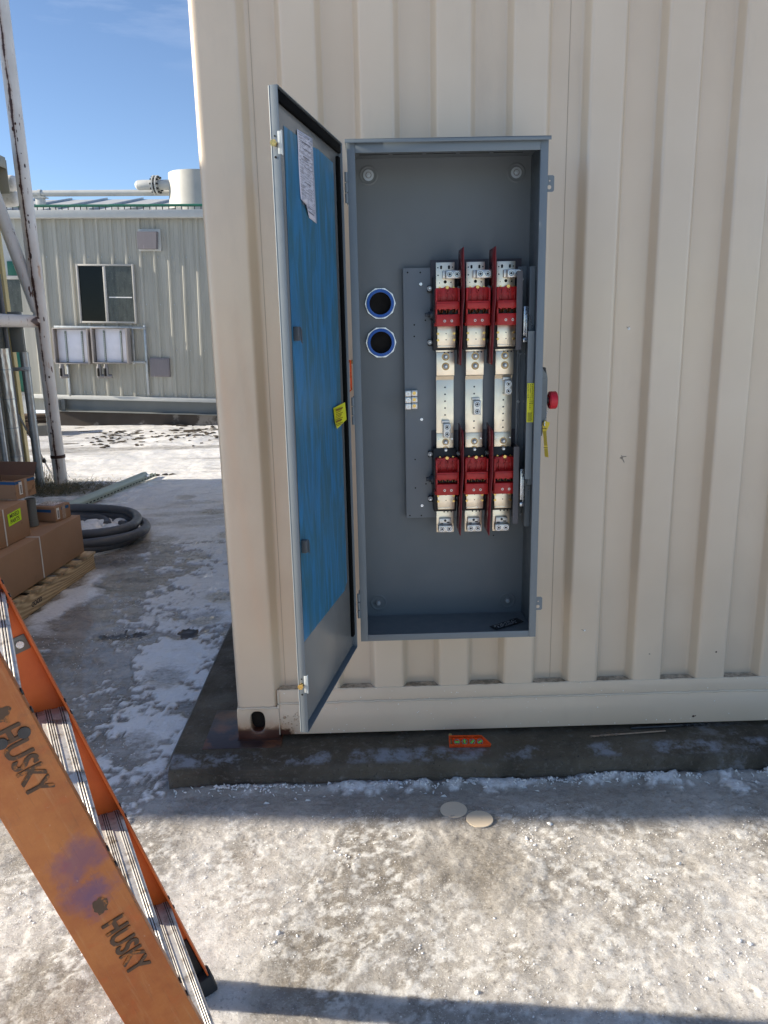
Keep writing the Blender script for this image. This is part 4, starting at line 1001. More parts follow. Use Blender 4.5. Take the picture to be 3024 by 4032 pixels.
mb = MB(); mb.box((.010, -T+.0018, DZ0+.010), (DL-.009, -.0135, DZ1-.010), .0008, M=MD); mb.build('inner_panel', M['door_in'], door)
mb = MB(); g = .017
mb.box((.0025, -.0134, DZ1-.0115-g), (DL-.004, -.004, DZ1-.004), .002, M=MD); mb.box((.0135, -.0134, DZ0+.05), (.036, -.004, DZ1-.041), .002, M=MD)
mb.build('gasket', M['gasket'], door)
dpl = MD @ Vector((0, -.0125, 0)); 
def dp(px, py, off=0): return atp(px, py, dpl+DN*off, DN)
def Z8b(x, y): return (1000+x/2.212, 300+y/2.212)
fp = [dp(*Z8b(257, 430)), dp(*Z8b(480, 600)), dp(*Z8b(560, 640)), dp(*Z8b(688, 757)), dp(1366, 2290), dp(1356, 2325), dp(1197.5, 2527)]
mb = MB(); mb.prism(fp, DN*.0006); mb.build('protective_film', M['film'], door)
# printed instruction sheet
pc = [dp(*Z8b(371, 460), .001), dp(*Z8b(506, 545), .001), dp(*Z8b(543, 1285), .001), dp(*Z8b(408, 1180), .001)]
mb = MB(); n_, k_ = 14, 6; G = []
for j in range(n_+1):
    v = j/n_; row = []
    for i in range(k_+1):
        u = i/k_; p = pc[0].lerp(pc[1], u).lerp(pc[3].lerp(pc[2], u), v); c_ = max(0, v-.85)/.15*max(0, .45-u)/.45
        p = p + DN*(.001+.0005*math.sin(v*9)*(1-u)+c_*.012) + (pc[1]-pc[0])*c_*.12 + Vector((0, 0, .03*c_)); row.append(mb.bm.verts.new(p))
    G.append(row)
for j in range(n_):
    for i in range(k_): mb.bm.faces.new([G[j][i], G[j][i+1], G[j+1][i+1], G[j+1][i]])
mb.mi = 1
def pq(u, v): return pc[0].lerp(pc[1], u).lerp(pc[3].lerp(pc[2], u), v) + DN*(.0016+.0005*math.sin(v*9)*(1-u))
def dash(u0, u1, v, h=.0035):
    n__ = max(1, int((u1-u0)/.2))
    for q_ in range(n__):
        a_, b_ = u0+(u1-u0)*q_/n__, u0+(u1-u0)*(q_+1)/n__; mb.face([pq(a_, v), pq(b_, v), pq(b_, v+h), pq(a_, v+h)])
v = .02
while v < .93:
    blk = random.random()
    if blk < .15: dash(.05, .95, v, .002)
    elif blk < .3: dash(random.uniform(.05, .5), random.uniform(.6, .9), v, .007)
    else:
        u = .06
        while u < .9:
            w2 = random.uniform(.06, .3); dash(u, min(.93, u+w2), v, .003); u += w2+random.uniform(.03, .25)
    v += random.choice([.009, .009, .012, .02])
sh = mb.build('instruction_sheet', [mat('paper', (.66, .64, .70), .6, var=.02), mat('grey_ink', (.22, .21, .24), .8)], door, smooth=60, solid=.0002, fix=False); sh['label'] = 'white printed instruction sheet on the blue film'
# peeling yellow sticker at the hinge side
def Zh(x, y): return (1000+x/2.765, 1200+y/2.765)
yp = [dp(*Zh(865, 1125), .004), dp(*Zh(990, 1062), .016), dp(*Zh(978, 1090), .010), dp(*Zh(985, 1240), .01), dp(*Zh(1008, 1248), .018), dp(*Zh(905, 1352), .008), dp(*Zh(880, 1270), .004)]
mb = MB(); mb.face(yp); bmesh.ops.triangulate(mb.bm, faces=mb.bm.faces); mb.mi = 1
for j in range(11):
    y_ = 1120+j*18; sl = -.35
    a_ = dp(*Zh(892, y_+20), .0148 if j == 2 else .0142); b_ = dp(*Zh(968-(j % 3)*9, y_+20+sl*78), .0158); h_ = Vector((0, 0, -.0016 if j not in (0, 7) else -.004))
    mb.face([a_, b_, b_+h_, a_+h_])
st_ = mb.build('yellow_sticker', [M['yellow'], mat('brown_ink', (.25, .12, .01), .8)], door, smooth=0, solid=.0003, fix=False); st_['label'] = 'curled yellow warning sticker at the hinge side'
# latches on the free edge, with brass screws
for (px, py) in ((1096, 562), (1185, 2695)):
    p = atp(px, py, FE+DW*.001, DW); zc = p.z
    mb = MB()
    mb.box((DL-.002, -.005, zc-.024), (DL+.0015, .004, zc+.025), .0012, M=MD); mb.box((DL-.005, .0035, zc-.026), (DL+.002, .0052, zc+.027), .001, M=MD)
    l_ = mb.build('latch', mat('latch_grey', (.52, .56, .56), .35), door)
    mb = Many(); mb.cyl(MD @ Vector((DL, -.012, zc-.002)), MD @ Vector((DL+.010, -.012, zc-.002)), .0055, 14); mb.cyl(MD @ Vector((DL+.010, -.012, zc-.002)), MD @ Vector((DL+.014, -.012, zc-.002)), .008, 6)
    mb.cyl(MD @ Vector((DL-.014, -.008, zc)), MD @ Vector((DL-.022, -.008, zc)), .004, 8)
    mb.build('brass_screw', M['brass'], l_)
    mb = Many(); mb.cyl(MD @ Vector((DL+.0002, -.012, zc-.03)), MD @ Vector((DL+.0008, -.012, zc-.03)), .0028, 10); mb.cyl(MD @ Vector((DL+.0002, -.012, zc+.015)), MD @ Vector((DL+.0008, -.012, zc+.015)), .002, 10); mb.build('edge_hole', M['hole'], door)
# hooks that hold the door shut (dark tabs near the free edge)
for (px, py) in ((1157, 1315), (1188, 2151)):
    p = dp(px, py); q_ = MD.inverted() @ p
    mb = MB(); mb.box((q_.x-.008, -.012, q_.z-.017), (q_.x+.008, .003, q_.z+.018), .002, M=MD); mb.prism([MD @ Vector((q_.x-.010, .002, q_.z+.016)), MD @ Vector((q_.x-.018, .002, q_.z+.008)), MD @ Vector((q_.x-.018, .002, q_.z-.024)), MD @ Vector((q_.x-.010, .002, q_.z-.018))], DN*.002)
    mb.build('catch', mat('catch_grey', (.09, .10, .11), .4), door)
# hinges
for (px, py) in ((1368, 740), (1393, 1618), (1405, 2385)):
    p = at(px, py, 1, CF-.003); mb = MB(); zc = p.z
    mb.box((CX0-.0045, CF-.004, zc-.045), (CX0-.0015, CF+.03, zc+.045), .0006)
    for k_ in (-1, 0, 1): mb.cyl((CX0-.005, CF-.006, zc+k_*.030-.0135), (CX0-.005, CF-.006, zc+k_*.030+.0135), .0048, 12)
    mb.box((-.002, -.022, zc-.045), (.0005, -.001, zc+.045), .0004, M=MD)
    mb.build('hinge', M['cab'], cab)

# hanging yellow tag on the handle
tg = thing('warning_tag', 'narrow yellow warning tag hanging on a wire from the handle with the red knob', 'warning tag', (CX1+.03, -.16, 1.10))
def Zt(x, y): return (2000+x/5.53, 1500+y/5.53)
Yt = -.178
def tpt(x, y, dy=0): p = at(*Zt(x, y), 1, Yt+dy); return p
mb = MB()
L_ = [(790, 860), (755, 920), (752, 1050), (775, 1250), (785, 1420), (800, 1640)]; R_ = [(860, 885), (850, 930), (838, 1080), (845, 1250), (865, 1440), (885, 1668)]
mb.face([tpt(790, 860, -.002), tpt(912, 905, .006), tpt(905, 950, .006), tpt(845, 1085, 0), tpt(800, 1000, -.001)])
for a_, b_ in zip(range(5), range(1, 6)): mb.face([tpt(*L_[a_]), tpt(*R_[a_]), tpt(*R_[b_]), tpt(*L_[b_])])
mb.mi = 1
for k_ in range(38):
    y_ = 1095+k_*15
    if 1395 < y_ < 1480: continue
    f = (y_-1050)/600; xl_, xr_ = 760+f*40, 838+f*44; mb.face([tpt(xl_+4, y_, -.001), tpt(xr_-4, y_+3, -.001), tpt(xr_-4, y_+9, -.001), tpt(xl_+4, y_+6, -.001)])
mb.build('tag_strip', [M['tag_yellow'], mat('tag_ink', (.28, .20, .02), .8)], tg, smooth=0, solid=.0003, fix=False)
for (x_, y_) in ((795, 1035), (822, 1455)):
    p = tpt(x_, y_, -.001); text_mesh('WARNING', .0030, p, (1, 0, -.08), (0, 0, 1), M['ink'], 'tag_lettering', tg, bold=.06, align='CENTER', thick=False)
mb = Many(); mb.tube([tpt(885, 590, .01), tpt(840, 720, -.002), tpt(815, 860, -.002)], .0006, 5); mb.tube([tpt(750, 960), tpt(710, 1060), tpt(690, 1130)], .0006, 5); mb.tube([tpt(800, 880, -.004), tpt(792, 920, -.005), tpt(793, 980, -.004)], .0022, 5)
mb.build('wire', M['zinc'], tg)

# black folded booklet lying on the cabinet floor
bk = [at(*p_, 2, CZ0+.006) for p_ in ((1928, 2468), (2034, 2434), (2062, 2448), (1955, 2480))]
mb = MB(); mb.prism(bk, (0, 0, .002)); mb.mi = 1
BKT =( 'black folded leaflet lying on the cabinet floor at bottom right', 'leaflet')
for k_ in range(5):
    f = .18+k_*.15; a_, b_ = bk[0].lerp(bk[3], f).lerp(bk[1].lerp(bk[2], f), .1), bk[0].lerp(bk[3], f).lerp(bk[1].lerp(bk[2], f), .85-.1*(k_ % 2)); n_ = 14
    for j in range(n_):
        if random.random() < .25: continue
        c_, d_ = a_.lerp(b_, j/n_), a_.lerp(b_, (j+.7)/n_); w3 = Vector((.0006, -.0018, 0)); mb.face([c_+Vector((0, 0, .0024)), d_+Vector((0, 0, .0024)), d_+w3+Vector((0, 0, .0024)), c_+w3+Vector((0, 0, .0024))])
o = mb.build('leaflet', [mat('black_gloss_pouch', (.012, .013, .016), .2), M['white']], None, smooth=0, fix=False); tag(o, *BKT)

# ------------------------------------------------------------------ orange torpedo levels
def level(name, label, M4, L=.155, Wd=.042, D=.016):
    """level in local x (length), y (width), z (depth)"""
    t_ = thing(name, label, 'spirit level', M4.to_translation(), rot=M4.to_euler())
    hw = Wd/2
    mb = MB(); mb.local = True
    tip = [(-L/2, -hw), (L/2-.002, -hw), (L/2, -hw+.006), (L/2-.030, hw-.002), (L/2-.034, hw), (-L/2, hw)]
    def bar_(pts, z0=0, z1=D): mb.prism([(x, y, z0) for x, y in pts], (0, 0, z1-z0))
    bar_([(-L/2, -hw), (L/2-.002, -hw), (L/2, -hw+.006), (-L/2, -hw+.006)]); bar_([(-L/2, hw-.006), (L/2-.038, hw-.006), (L/2-.034, hw), (-L/2, hw)], 0, D)
    bar_([(-L/2+.012, -hw+.006), (L/2-.004, -hw+.006), (L/2-.026, hw-.010), (-L/2+.012, hw-.010)], D*.3, D*.7)
    bar_([(-L/2, hw-.0115), (L/2-.034, hw-.0115), (L/2-.034, hw-.0095), (-L/2, hw-.0095)], D*.1, D*.95)
    bar_([(L/2-.034, hw), (L/2, -hw+.006), (L/2-.006, -hw+.006), (L/2-.040, hw)], 0, D); bar_([(-L/2, -hw+.006), (-L/2+.004, -hw+.006), (-L/2+.004, hw-.006), (-L/2, hw-.006)])
    mb.build('frame', M['level_o'], t_)
    for k in range(4):
        cx = -L/2+.030+k*.029
        mb = MB(); mb.local = True; mb.cyl((cx, -.004, D*.2), (cx, -.004, D*.9), .0115, 24, hole=.0085); rg = mb.build('vial_ring', M['zinc'], t_)
        mb = MB(); mb.local = True; a_ = (0, math.pi/2, math.pi/4, math.pi/6)[k]; dv = Vector((math.cos(a_), math.sin(a_), 0))*.0082; c_ = Vector((cx, -.004, D*.62)); mb.cyl(c_-dv, c_+dv, .0042, 12); mb.build('vial', M['vial'], rg)
        mb = MB(); mb.local = True; mb.cyl((cx, -.004, D*.25), (cx, -.004, D*.3), .0088, 20); mb.build('vial_back', M['lug'], rg)
    mb = MB(); mb.local = True; mb.cyl((-L/2+.006, -hw+.008, D*.5), (-L/2+.006, hw-.006, D*.5), .0035, 12); mb.cyl((-L/2+.006, hw, D*.5), (-L/2+.006, hw+.008, D*.5), .0065, 20); mb.build('clamp_screw', mat('level_brass', (.45, .33, .14), .4, metal=.9), t_)
    return t_
pa, pb = atd(970, 1607, 2, PZ+.01), atd(1060, 1606, 2, PZ+.01)
tilt = Matrix.Rotation(R(32), 4, 'X')
ML = Matrix.Translation(Vector(((pa.x+pb.x)/2, (pa.y+pb.y)/2+.004, PZ+.014))) @ Matrix.Rotation(math.atan2(pb.y-pa.y, pb.x-pa.x), 4, 'Z') @ Matrix.Rotation(R(34), 4, 'X')
level('spirit_level', 'orange pocket spirit level with round vials lying on the concrete pad', ML, L=(pb-pa).length)
a_, b_ = atd(762, 778, 1, -.10), atd(766, 864, 1, -.10)
ML2 = Matrix.Translation(Vector((CX0-.030, -.075, (a_.z+b_.z)/2))) @ Matrix(((0, 1, 0, 0), (0, 0, -1, 0), (-1, 0, 0, 0), (0, 0, 0, 1)))
level('spirit_level', 'orange spirit level standing upright against the cabinet side, seen in the hinge gap', ML2, L=a_.z-b_.z)

# drill bits lying on the pad
def bit(p0, p1, r, m_, lab):
    p0, p1 = Vector(p0), Vector(p1); t_ = thing('drill_bit', lab, 'drill bit', p0)
    mb = MB(); mb.tube([p0, p0.lerp(p1, .62)], r*.85, 8); mb.build('shank', m_, t_)
    mb = MB(); d, x, y = mb.frame(p0, p1); n_ = 60
    for s in (0, math.pi):
        mb.tube([p0.lerp(p1, .62+.38*i/n_) + (x*math.cos(i*.42+s)+y*math.sin(i*.42+s))*r*.55 for i in range(n_+1)], lambda i: r*.55*(1 if i < n_-4 else (n_-i)/5+.1), 6)
    mb.build('flute', m_, t_)
ph = lambda x, y: at(1900+x/1.476, 2500+y/1.476, 2, PZ+.006)
bit(ph(862, 541), ph(1312, 517), .006, M['steel_dark'], 'thick dark drill bit lying on the pad close under the container')
bit(ph(1062, 557), ph(622, 590), .004, M['steel_brown'], 'thin brown drill bit lying on the pad in front of the dark one')
# two round cardboard discs frozen in the ice
for (x, y, r, lab) in ((980, 1746, .047, 'round tan disc frozen into the ice nearer the concrete pad'), (1036, 1767, .046, 'round tan disc partly iced over, beside another disc on the ice')):
    p = atd(x, y, 2, GZ+.008); mb = MB(); g_ = gz(p.x, p.y); mb.cyl((p.x, p.y, g_-.004), (p.x, p.y, g_+.0035), r, 40); mb.cyl((p.x+.003, p.y+.002, g_+.003), (p.x+.003, p.y+.002, g_+.0042), .004, 6)
    o = mb.build('disc', M['disc']); tag(o, lab, 'disc', 'tan discs in the ice')

# ------------------------------------------------------------------ step ladder
lad = thing('step_ladder', 'worn orange fibreglass step ladder with aluminium treads', 'step ladder', LFAR - LT*LW/2)
lad_o = lad
RL = 1.86; WB, FL, TH = .098, .034, .004      # rail length, web width, flange, thickness
def LM(base, flip):
    """local: x along +-T (inwards), y along LQ (backwards), z along rail"""
    xi = -LT if flip else LT
    return Matrix(((xi.x, LQ.x, LR.x, base.x), (xi.y, LQ.y, LR.y, base.y), (xi.z, LQ.z, LR.z, base.z), (0, 0, 0, 1)))
far_M = LM(LFAR, True); near_M = LM(LFAR-LT*LW, False)
for Mx, nm_, lo in ((far_M, 'far', .035), (near_M, 'near', .035)):
    mb = MB()
    mb.box((0, 0, lo), (TH, WB, RL), .0012, M=Mx); mb.box((TH-.0005, 0, lo), (FL, TH, RL), .0015, M=Mx); mb.box((TH-.0005, WB-TH, lo), (FL, WB, RL), .0015, M=Mx)
    rail = mb.build('side_rail', M['fibre_worn'] if nm_ == 'near' else M['fibre'], lad)
    if nm_ == 'near':
        near_rail = rail
    # rubber foot
    mb = MB()
    mb.box((-.006, -.006, .0), (FL+.006, WB+.004, .055), .006, M=Mx); mb.box((TH, .008, .05), (TH+.006, WB-.008, .17), .003, M=Mx)
    ft = mb.build('foot', M['rubber'], lad)
    mb = Many()
    for zz in ((.075, .14)): mb.cyl(Mx @ Vector((-.002, WB*.3, zz)), Mx @ Vector((.0, WB*.3, zz)), .006, 12)
    mb.build('foot_rivet', M['steel_dark'], ft)
# treads with grip ridges running their whole length
STEP = []
zrise = [.285, .572, .860, 1.147, 1.435]
for zz in zrise:
    s_ = zz/math.sin(LA)
    base = LFAR + LR*s_
    hb = LU                                     # backwards, horizontal
    Mt = Matrix(((-LT.x, hb.x, 0, base.x), (-LT.y, hb.y, 0, base.y), (0, 0, 1, base.z), (0, 0, 0, 1)))   # x: from far to near rail, y: back, z up
    mb = MB(); W0, W1 = .0045, LW-.0045
    mb.box((W0, .004, -.0025), (W1, .092, 0), .0008, M=Mt); mb.box((W0, .0035, -.030), (W1, .0060, -.0005), .0008, M=Mt); mb.box((W0, .0895, -.030), (W1, .092, -.002), .0008, M=Mt)
    for g_ in (.010, .0145, .019, .034, .0385, .043, .0475, .062, .0665, .071, .0755, .083):
        mb.box((W0, g_-.0013, -.0002), (W1, g_+.0013, .0018), .0007, M=Mt, seg=1)
    mb.mi = 1
    for g_ in (.0123, .0168, .0363, .0408, .0453, .0643, .0688, .0733): mb.box((W0+.001, g_-.0008, .0001), (W1-.001, g_+.0008, .0004), M=Mt)
    tr = mb.build('tread', [M['tread'], M['groove']], lad)
    mb = Many()
    for x_ in (.02, .075, LW-.02, LW-.075): mb.cyl(Mt @ Vector((x_, .0035, -.015)), Mt @ Vector((x_, .001, -.015)), .005, 12)
    mb.build('tread_rivet', M['steel_dark'], tr)
    # diagonal brace from tread to rails
    mb = Many()
    for (xa, xb) in ((.10, .006), (LW-.10, LW-.006)):
        mb.box((0, 0, 0), (1, .02, .0025), M=Mt @ Matrix.Translation((xa, .010, -.028)) @ Matrix(((xb-xa, 0, 0, 0), (0, 1, 0, 0), (-.07, 0, 1, 0), (0, 0, 0, 1))))
    mb.build('tread_brace', M['alu'], lad)
    # rivets through the rails' front flanges and the near web
    mb = Many()
    for dz_ in (-.012, .020):
        for Mx in (far_M, near_M): mb.cyl(Mx @ Vector((FL*.5, -.0025, s_+dz_)), Mx @ Vector((FL*.5, .001, s_+dz_)), .0052, 12)
    mb.build('rail_rivet', M['steel_dark'], lad)
# rear legs, spreader bars and top cap (outside the picture but part of the ladder)
mb = Many(); TOPZ = LR*RL
for Mx, sgn in ((far_M, 1), (near_M, -1)):
    top = Mx @ Vector((.017, WB*.8, RL-.03)); foot_ = Vector((top.x, top.y, 0)) + LU*.55; foot_.z = GZ
    d = (top-foot_).normalized(); xi = LT; yq = d.cross(xi); Mb = Matrix(((xi.x, yq.x, d.x, foot_.x), (xi.y, yq.y, d.y, foot_.y), (xi.z, yq.z, d.z, foot_.z), (0, 0, 0, 1)))
    m_ = mb.new(); m_.box((-.002, -.02, 0), (.002, .02, (top-foot_).length), M=Mb); m_.box((.002, -.02, 0), (.022, -.017, (top-foot_).length), M=Mb)
mb.build('rear_leg', M['fibre'], lad)
mb = MB(); c_ = LFAR - LT*LW/2 + TOPZ; Mc = Matrix(((LT.x, LU.x, 0, c_.x), (LT.y, LU.y, 0, c_.y), (0, 0, 1, c_.z), (0, 0, 0, 1)))
mb.box((-LW/2-.01, -.02, -.03), (LW/2+.01, .18, .02), .01, M=Mc); mb.build('top_cap', M['black'], lad)
# spreader seen on the inside of the far rail
mb = MB(); q_ = 1.03/math.sin(LA)
mb.box((TH, .010, q_-.018), (TH+.003, WB*1.5, q_+.018), .008, M=far_M); sp_ = mb.build('spreader', mat('dull_zinc', (.16, .15, .13), .5, metal=.6), lad)
mb = MB(); mb.cyl(far_M @ Vector((TH+.003, .026, q_)), far_M @ Vector((TH+.007, .026, q_)), .008, 16); mb.build('spreader_pivot', M['zinc'], sp_)
# lettering on the near rail
def wl_(zx, zy): return web(zx, zy)
def Z4(x, y): return (x/1.843, 2200+y/1.843)
def Z5(x, y): return (x/1.659, 3000+y/1.659)
for (h0, y1) in (((Z4(28, 1226)), (Z4(292, 1690))), ((Z5(722, 1030)), (Z5(915, 1345)))):
    A_, B_ = web(*h0), web(*y1); ln = (B_-A_).dot(-LR)
    A_ = A_ - LT*.0009; 
    tm = text_mesh('HUSKY', .040, A_, -LR, -LQ, M['ink_worn'], 'lettering', near_rail, bold=.0, align='LEFT', depth=.0004)
    xs_ = [(v.co+origin(near_rail)-A_).dot(-LR) for v in tm.data.vertices]; L0 = max(xs_)-min(xs_); k_ = ln/L0
    for v in tm.data.vertices:
        w_ = v.co+origin(near_rail)-A_; a1_, b1_ = w_.dot(-LR), w_.dot(-LQ); v.co = A_ - origin(near_rail) + (-LR)*a1_*k_ + (-LQ)*b1_*1.25 + LT*w_.dot(LT)
    b0 = bmesh.new()
    for q_ in range(5):                           # thicken the strokes
        b1 = tm.data.copy(); aa = q_*2*math.pi/5; sh_ = (LR*math.cos(aa)+LQ*math.sin(aa))*.0013 - LT*.00012*q_
        b1.transform(Matrix.Translation(sh_)); b0.from_mesh(b1); bpy.data.meshes.remove(b1)
    b0.to_mesh(tm.data); b0.free()
mb = Many()
for (px, py) in (Z4(175, 1258), Z4(8, 1340)):
    c_ = web(px, py); mb.cyl(c_-LT*.003, c_+LT*.001, .0085, 18)
mb.build('web_rivet', M['steel_dark'], near_rail)
mb = Many()
for (px, py, sc) in ((*Z5(655, 945), 1), (*Z4(12, 1130), 1)):
    c_ = web(px, py) - LT*.0006; pts_ = []
    for k in range(22):
        a = 2*math.pi*k/22; r__ = random.uniform(.008, .0155); pts_.append(c_ + LR*math.cos(a)*r__*1.15 + LQ*math.sin(a)*r__)
    mb.face(pts_)
mb.build('worn_emblem', M['ink_worn'], near_rail, smooth=0, fix=False)

# ------------------------------------------------------------------ pallet and boxes on the left
PY = Matrix.Translation((-2.06, 2.6, 0)) @ Matrix.Rotation(R(-4.2), 4, 'Z')     # local: -y towards camera, -x left
pal = thing('pallet', 'pale wooden pallet under the stack of cardboard boxes', 'pallet', PY.to_translation())
mb = Many()
zt = .012
for x_ in (.035, -.46, -.97): mb.box((x_, -1.24, GZ+.002), (x_-.04, .07, zt-.0185), .003, M=PY)
st_ = mb.build('stringer', M['wood'], pal)[0]
mb = Many(); y_ = .07
for i_, w in enumerate((.14, .09, .09, .09, .09, .09, .14)):
    mb.box((.048, y_, zt-.018), (-1.02, y_-w, zt), .002, M=PY); y_ -= w+.09
mb.build('deck_board', M['wood'], pal)
mb = Many(); y_ = .07
for w in (.10, .10, .10): mb.box((.044, y_, GZ-.006), (-1.02, y_-w, GZ+.0018), .002, M=PY); y_ -= .605
mb.build('base_board', M['wood'], pal)
pg = at(185/1.843, 2200+375/1.843, 0, -2.12)
gpos = PY @ Vector((.0362, -.79, GZ+.055))
text_mesh('GOOD', .042, gpos, PY.to_3x3() @ Vector((0, -1, 0)), (0, 0, -1), M['ink'], 'stamp', st_, bold=.02, align='CENTER', depth=.0004)
def carton(name, label, lo, hi, Mx, open_=False, cat='cardboard box', group='cardboard boxes on the pallet'):
    t_ = thing(name, label, cat, Mx @ Vector(((lo[0]+hi[0])/2, (lo[1]+hi[1])/2, lo[2])), group)
    x0_, y0_, z0_ = lo; x1_, y1_, z1_ = hi
    mb = MB()
    if open_:
        w = .004
        mb.box((x0_, y0_, z0_), (x1_, y1_, z0_+w), M=Mx)
        mb.box((x0_, y0_, z0_+w), (x0_+w, y1_, z1_), M=Mx); mb.box((x1_-w, y0_, z0_+w), (x1_, y1_, z1_), M=Mx); mb.box((x0_+w, y0_, z0_+w), (x1_-w, y0_+w, z1_), M=Mx); mb.box((x0_+w, y1_-w, z0_+w), (x1_-w, y1_, z1_), M=Mx)
    else: mb.box(lo, hi, .004, M=Mx)
    mb.build('box_body', M['card'], t_); return t_
lb = carton('cardboard_box', 'long low brown box at the bottom of the stack, strapped in white', (-.60, -1.25, zt+.016), (.0, .0, .30), PY)
for yy in (-.60,):
    mb = MB(); mb.box((.0016, yy-.006, zt+.018), (.0030, yy+.006, .3016), M=PY); mb.box((.0030, yy-.006, .3010), (-.55, yy+.006, .3025), M=PY); mb.build('strap', M['strap'], lb)
mb = MB(); mb.box((-.28, -1.249, .3002), (-.29, -.001, .3012), M=PY); mb.build('lid_seam', M['card_dark'], lb)
P2 = Matrix.Translation((-2.178, 2.06, 0)) @ Matrix.Rotation(R(-5.5), 4, 'Z')
mx = carton('cardboard_box', 'brown box with a lime MIXED PARTS label and white strap', (-.50, -.95, .3035), (.0, .0, .53), P2)
mb = MB(); mb.box((.0016, -.282, .305), (.0030, -.270, .5315), M=P2); mb.build('strap', M['strap'], mx)
cA, cB = atd(26.5, 1100, 0, -2.19), atd(53, 1128, 0, -2.19)
la = [P2 @ Vector((.002, y_, z_)) for y_, z_ in ((-.232, .415), (-.088, .425), (-.086, .500), (-.236, .490))]
mb = MB(); mb.prism(la, P2.to_3x3() @ Vector((.0008, 0, 0))); lm = mb.build('mixed_parts_label', M['lime'], mx)
xd = P2.to_3x3() @ Vector((0, 1, .05)); cc_ = (la[0]+la[1]+la[2]+la[3])/4 + P2.to_3x3() @ Vector((.0012, 0, 0))
text_mesh('MIXED', .036, cc_+Vector((0, 0, .017)), xd, (0, 0, 1), M['ink'], 'lettering', lm, bold=.01, align='CENTER', depth=.0003)
text_mesh('PARTS', .036, cc_-Vector((0, 0, .017)), xd, (0, 0, 1), M['ink'], 'lettering', lm, bold=.01, align='CENTER', depth=.0003)
P3 = Matrix.Translation((-2.232, 2.05, 0)) @ Matrix.Rotation(R(-13), 4, 'Z')
ca = carton('cardboard_box', 'open brown carton with blue band and raised flaps, topmost of the stack', (-.34, 0, .5335), (.0, .19, .655), P3, open_=True)
mb = Many(); mb.box((-.36, -.0016, .630), (.0, -.0005, .648), M=P3); mb.box((.0005, .0, .630), (.0016, .055, .648), M=P3); mb.box((.0005, .115, .630), (.0016, .19, .648), M=P3); mb.build('blue_band', M['bluetape'], ca)
mb = MB(); mb.box((.0006, .032, .56), (.0018, .062, .64), M=P3); mb.mi = 1
for k in range(9): mb.box((.0018, .040, .568+k*.006), (.0024, .056, .568+k*.006+.0035), M=P3)
mb.build('barcode_label', [M['white'], M['ink']], ca)
mb = MB(); mb.box((.0018, .085, .535), (.0026, .110, .652), M=P3); mb.build('clear_tape', M['cleartape'], ca)
mb = Many(); mb.prism([P3 @ Vector(v_) for v_ in ((-.36, .192, .652), (.0, .192, .652), (.0, .235, .735), (-.36, .235, .735))], (0, .003, .001)); mb.prism([P3 @ Vector(v_) for v_ in ((-.36, -.002, .655), (-.09, -.002, .655), (-.075, -.03, .715), (-.36, -.03, .725))], (0, .003, .001)); mb.build('flap', M['card_dark'], ca)
P4 = Matrix.Translation((-2.145, 2.385, 0)) @ Matrix.Rotation(R(-14), 4, 'Z')
cb = carton('cardboard_box', 'small blue banded carton standing on the far end of the long box', (-.18, 0, .3035), (.0, .17, .405), P4)
mb = Many(); mb.box((-.17, -.0016, .368), (-.03, -.0005, .388), M=P4); mb.box((.0005, .07, .372), (.0016, .15, .392), M=P4); mb.build('blue_band', M['bluetape'], cb)
mb = MB(); mb.box((.0006, .015, .318), (.0018, .045, .395), M=P4); mb.mi = 1
for k in range(9): mb.box((.0018, .022, .326+k*.006), (.0024, .040, .326+k*.006+.0035), M=P4)
mb.build('barcode_label', [M['white'], M['ink']], cb)
mb = MB(); mb.box((.0018, .075, .306), (.0026, .110, .402), M=P4); mb.build('clear_tape', M['cleartape'], cb)
mb = MB(); mb.box((-.16, .03, .4052), (-.03, .15, .409), .002, M=P4); mb.build('plastic_film', mat('film_wrap', (.4, .32, .3), .25, var=.3, vs_=25), cb)
o = MB(); c_ = Vector((-2.262, 2.30, 0)); o.cyl((c_.x, c_.y, .3035), (c_.x, c_.y, .475), .031, 22); o.cyl((c_.x, c_.y, .3035), (c_.x, c_.y, .340), .034, 22); o.cyl((c_.x, c_.y, .458), (c_.x, c_.y, .490), .0335, 22, hole=.028)
tag(o.build('pipe_offcut', M['pipe_grey']), 'short grey pipe offcut standing upright between the cartons', 'pipe offcut')

# ------------------------------------------------------------------ hose coil
def coil(cx, cy, rx, ry, z, ph0, turns, r, jx=.03, dz=0.0, n=110):
    pts = []
    for i in range(n+1):
        a = ph0 + turns*2*math.pi*i/n
        pts.append((cx+(rx+jx*math.sin(a*1.5+ph0))*math.cos(a), cy+(ry+jx*math.cos(a*2.1))*math.sin(a), z+dz*i/n+.012*math.sin(a*2+ph0)))
    return pts
hs = thing('hose_coil', 'thick dark grey hose coiled on the snow behind the pallet', 'hose', (-2.55, 3.6, GZ))
mb = MB(); hr = .038
path = coil(-2.54, 3.42, .60, .54, GZ+.040, -2.6, 1.0, hr) + coil(-2.50, 3.46, .64, .56, GZ+.085, -2.6, 1.0, hr, .03)[1:] + coil(-2.47, 3.52, .55, .53, GZ+.125, -2.6, .92, hr, .07, .03)[1:]
sm_ = [Vector(p) for p in path]
for _ in range(6): sm_ = [sm_[0]] + [(sm_[i-1]+sm_[i]*2+sm_[i+1])/4 for i in range(1, len(sm_)-1)] + [sm_[-1]]
fine = []
for a_, b_ in zip(sm_, sm_[1:]): fine += [a_, a_.lerp(b_, .5)]
mb.tube(fine, lambda i: hr*(1+.018*math.sin(i*1.6)), 14)
mb.build('hose', M['hose'], hs)
mb = MB(); mb.tube(coil(-2.62, 3.60, .35, .38, GZ+.05, .3, .62, hr, .02, .09, 50), .038, 12); mb.build('inner_loop', M['hose'], hs)
mb = MB(); g_ = []
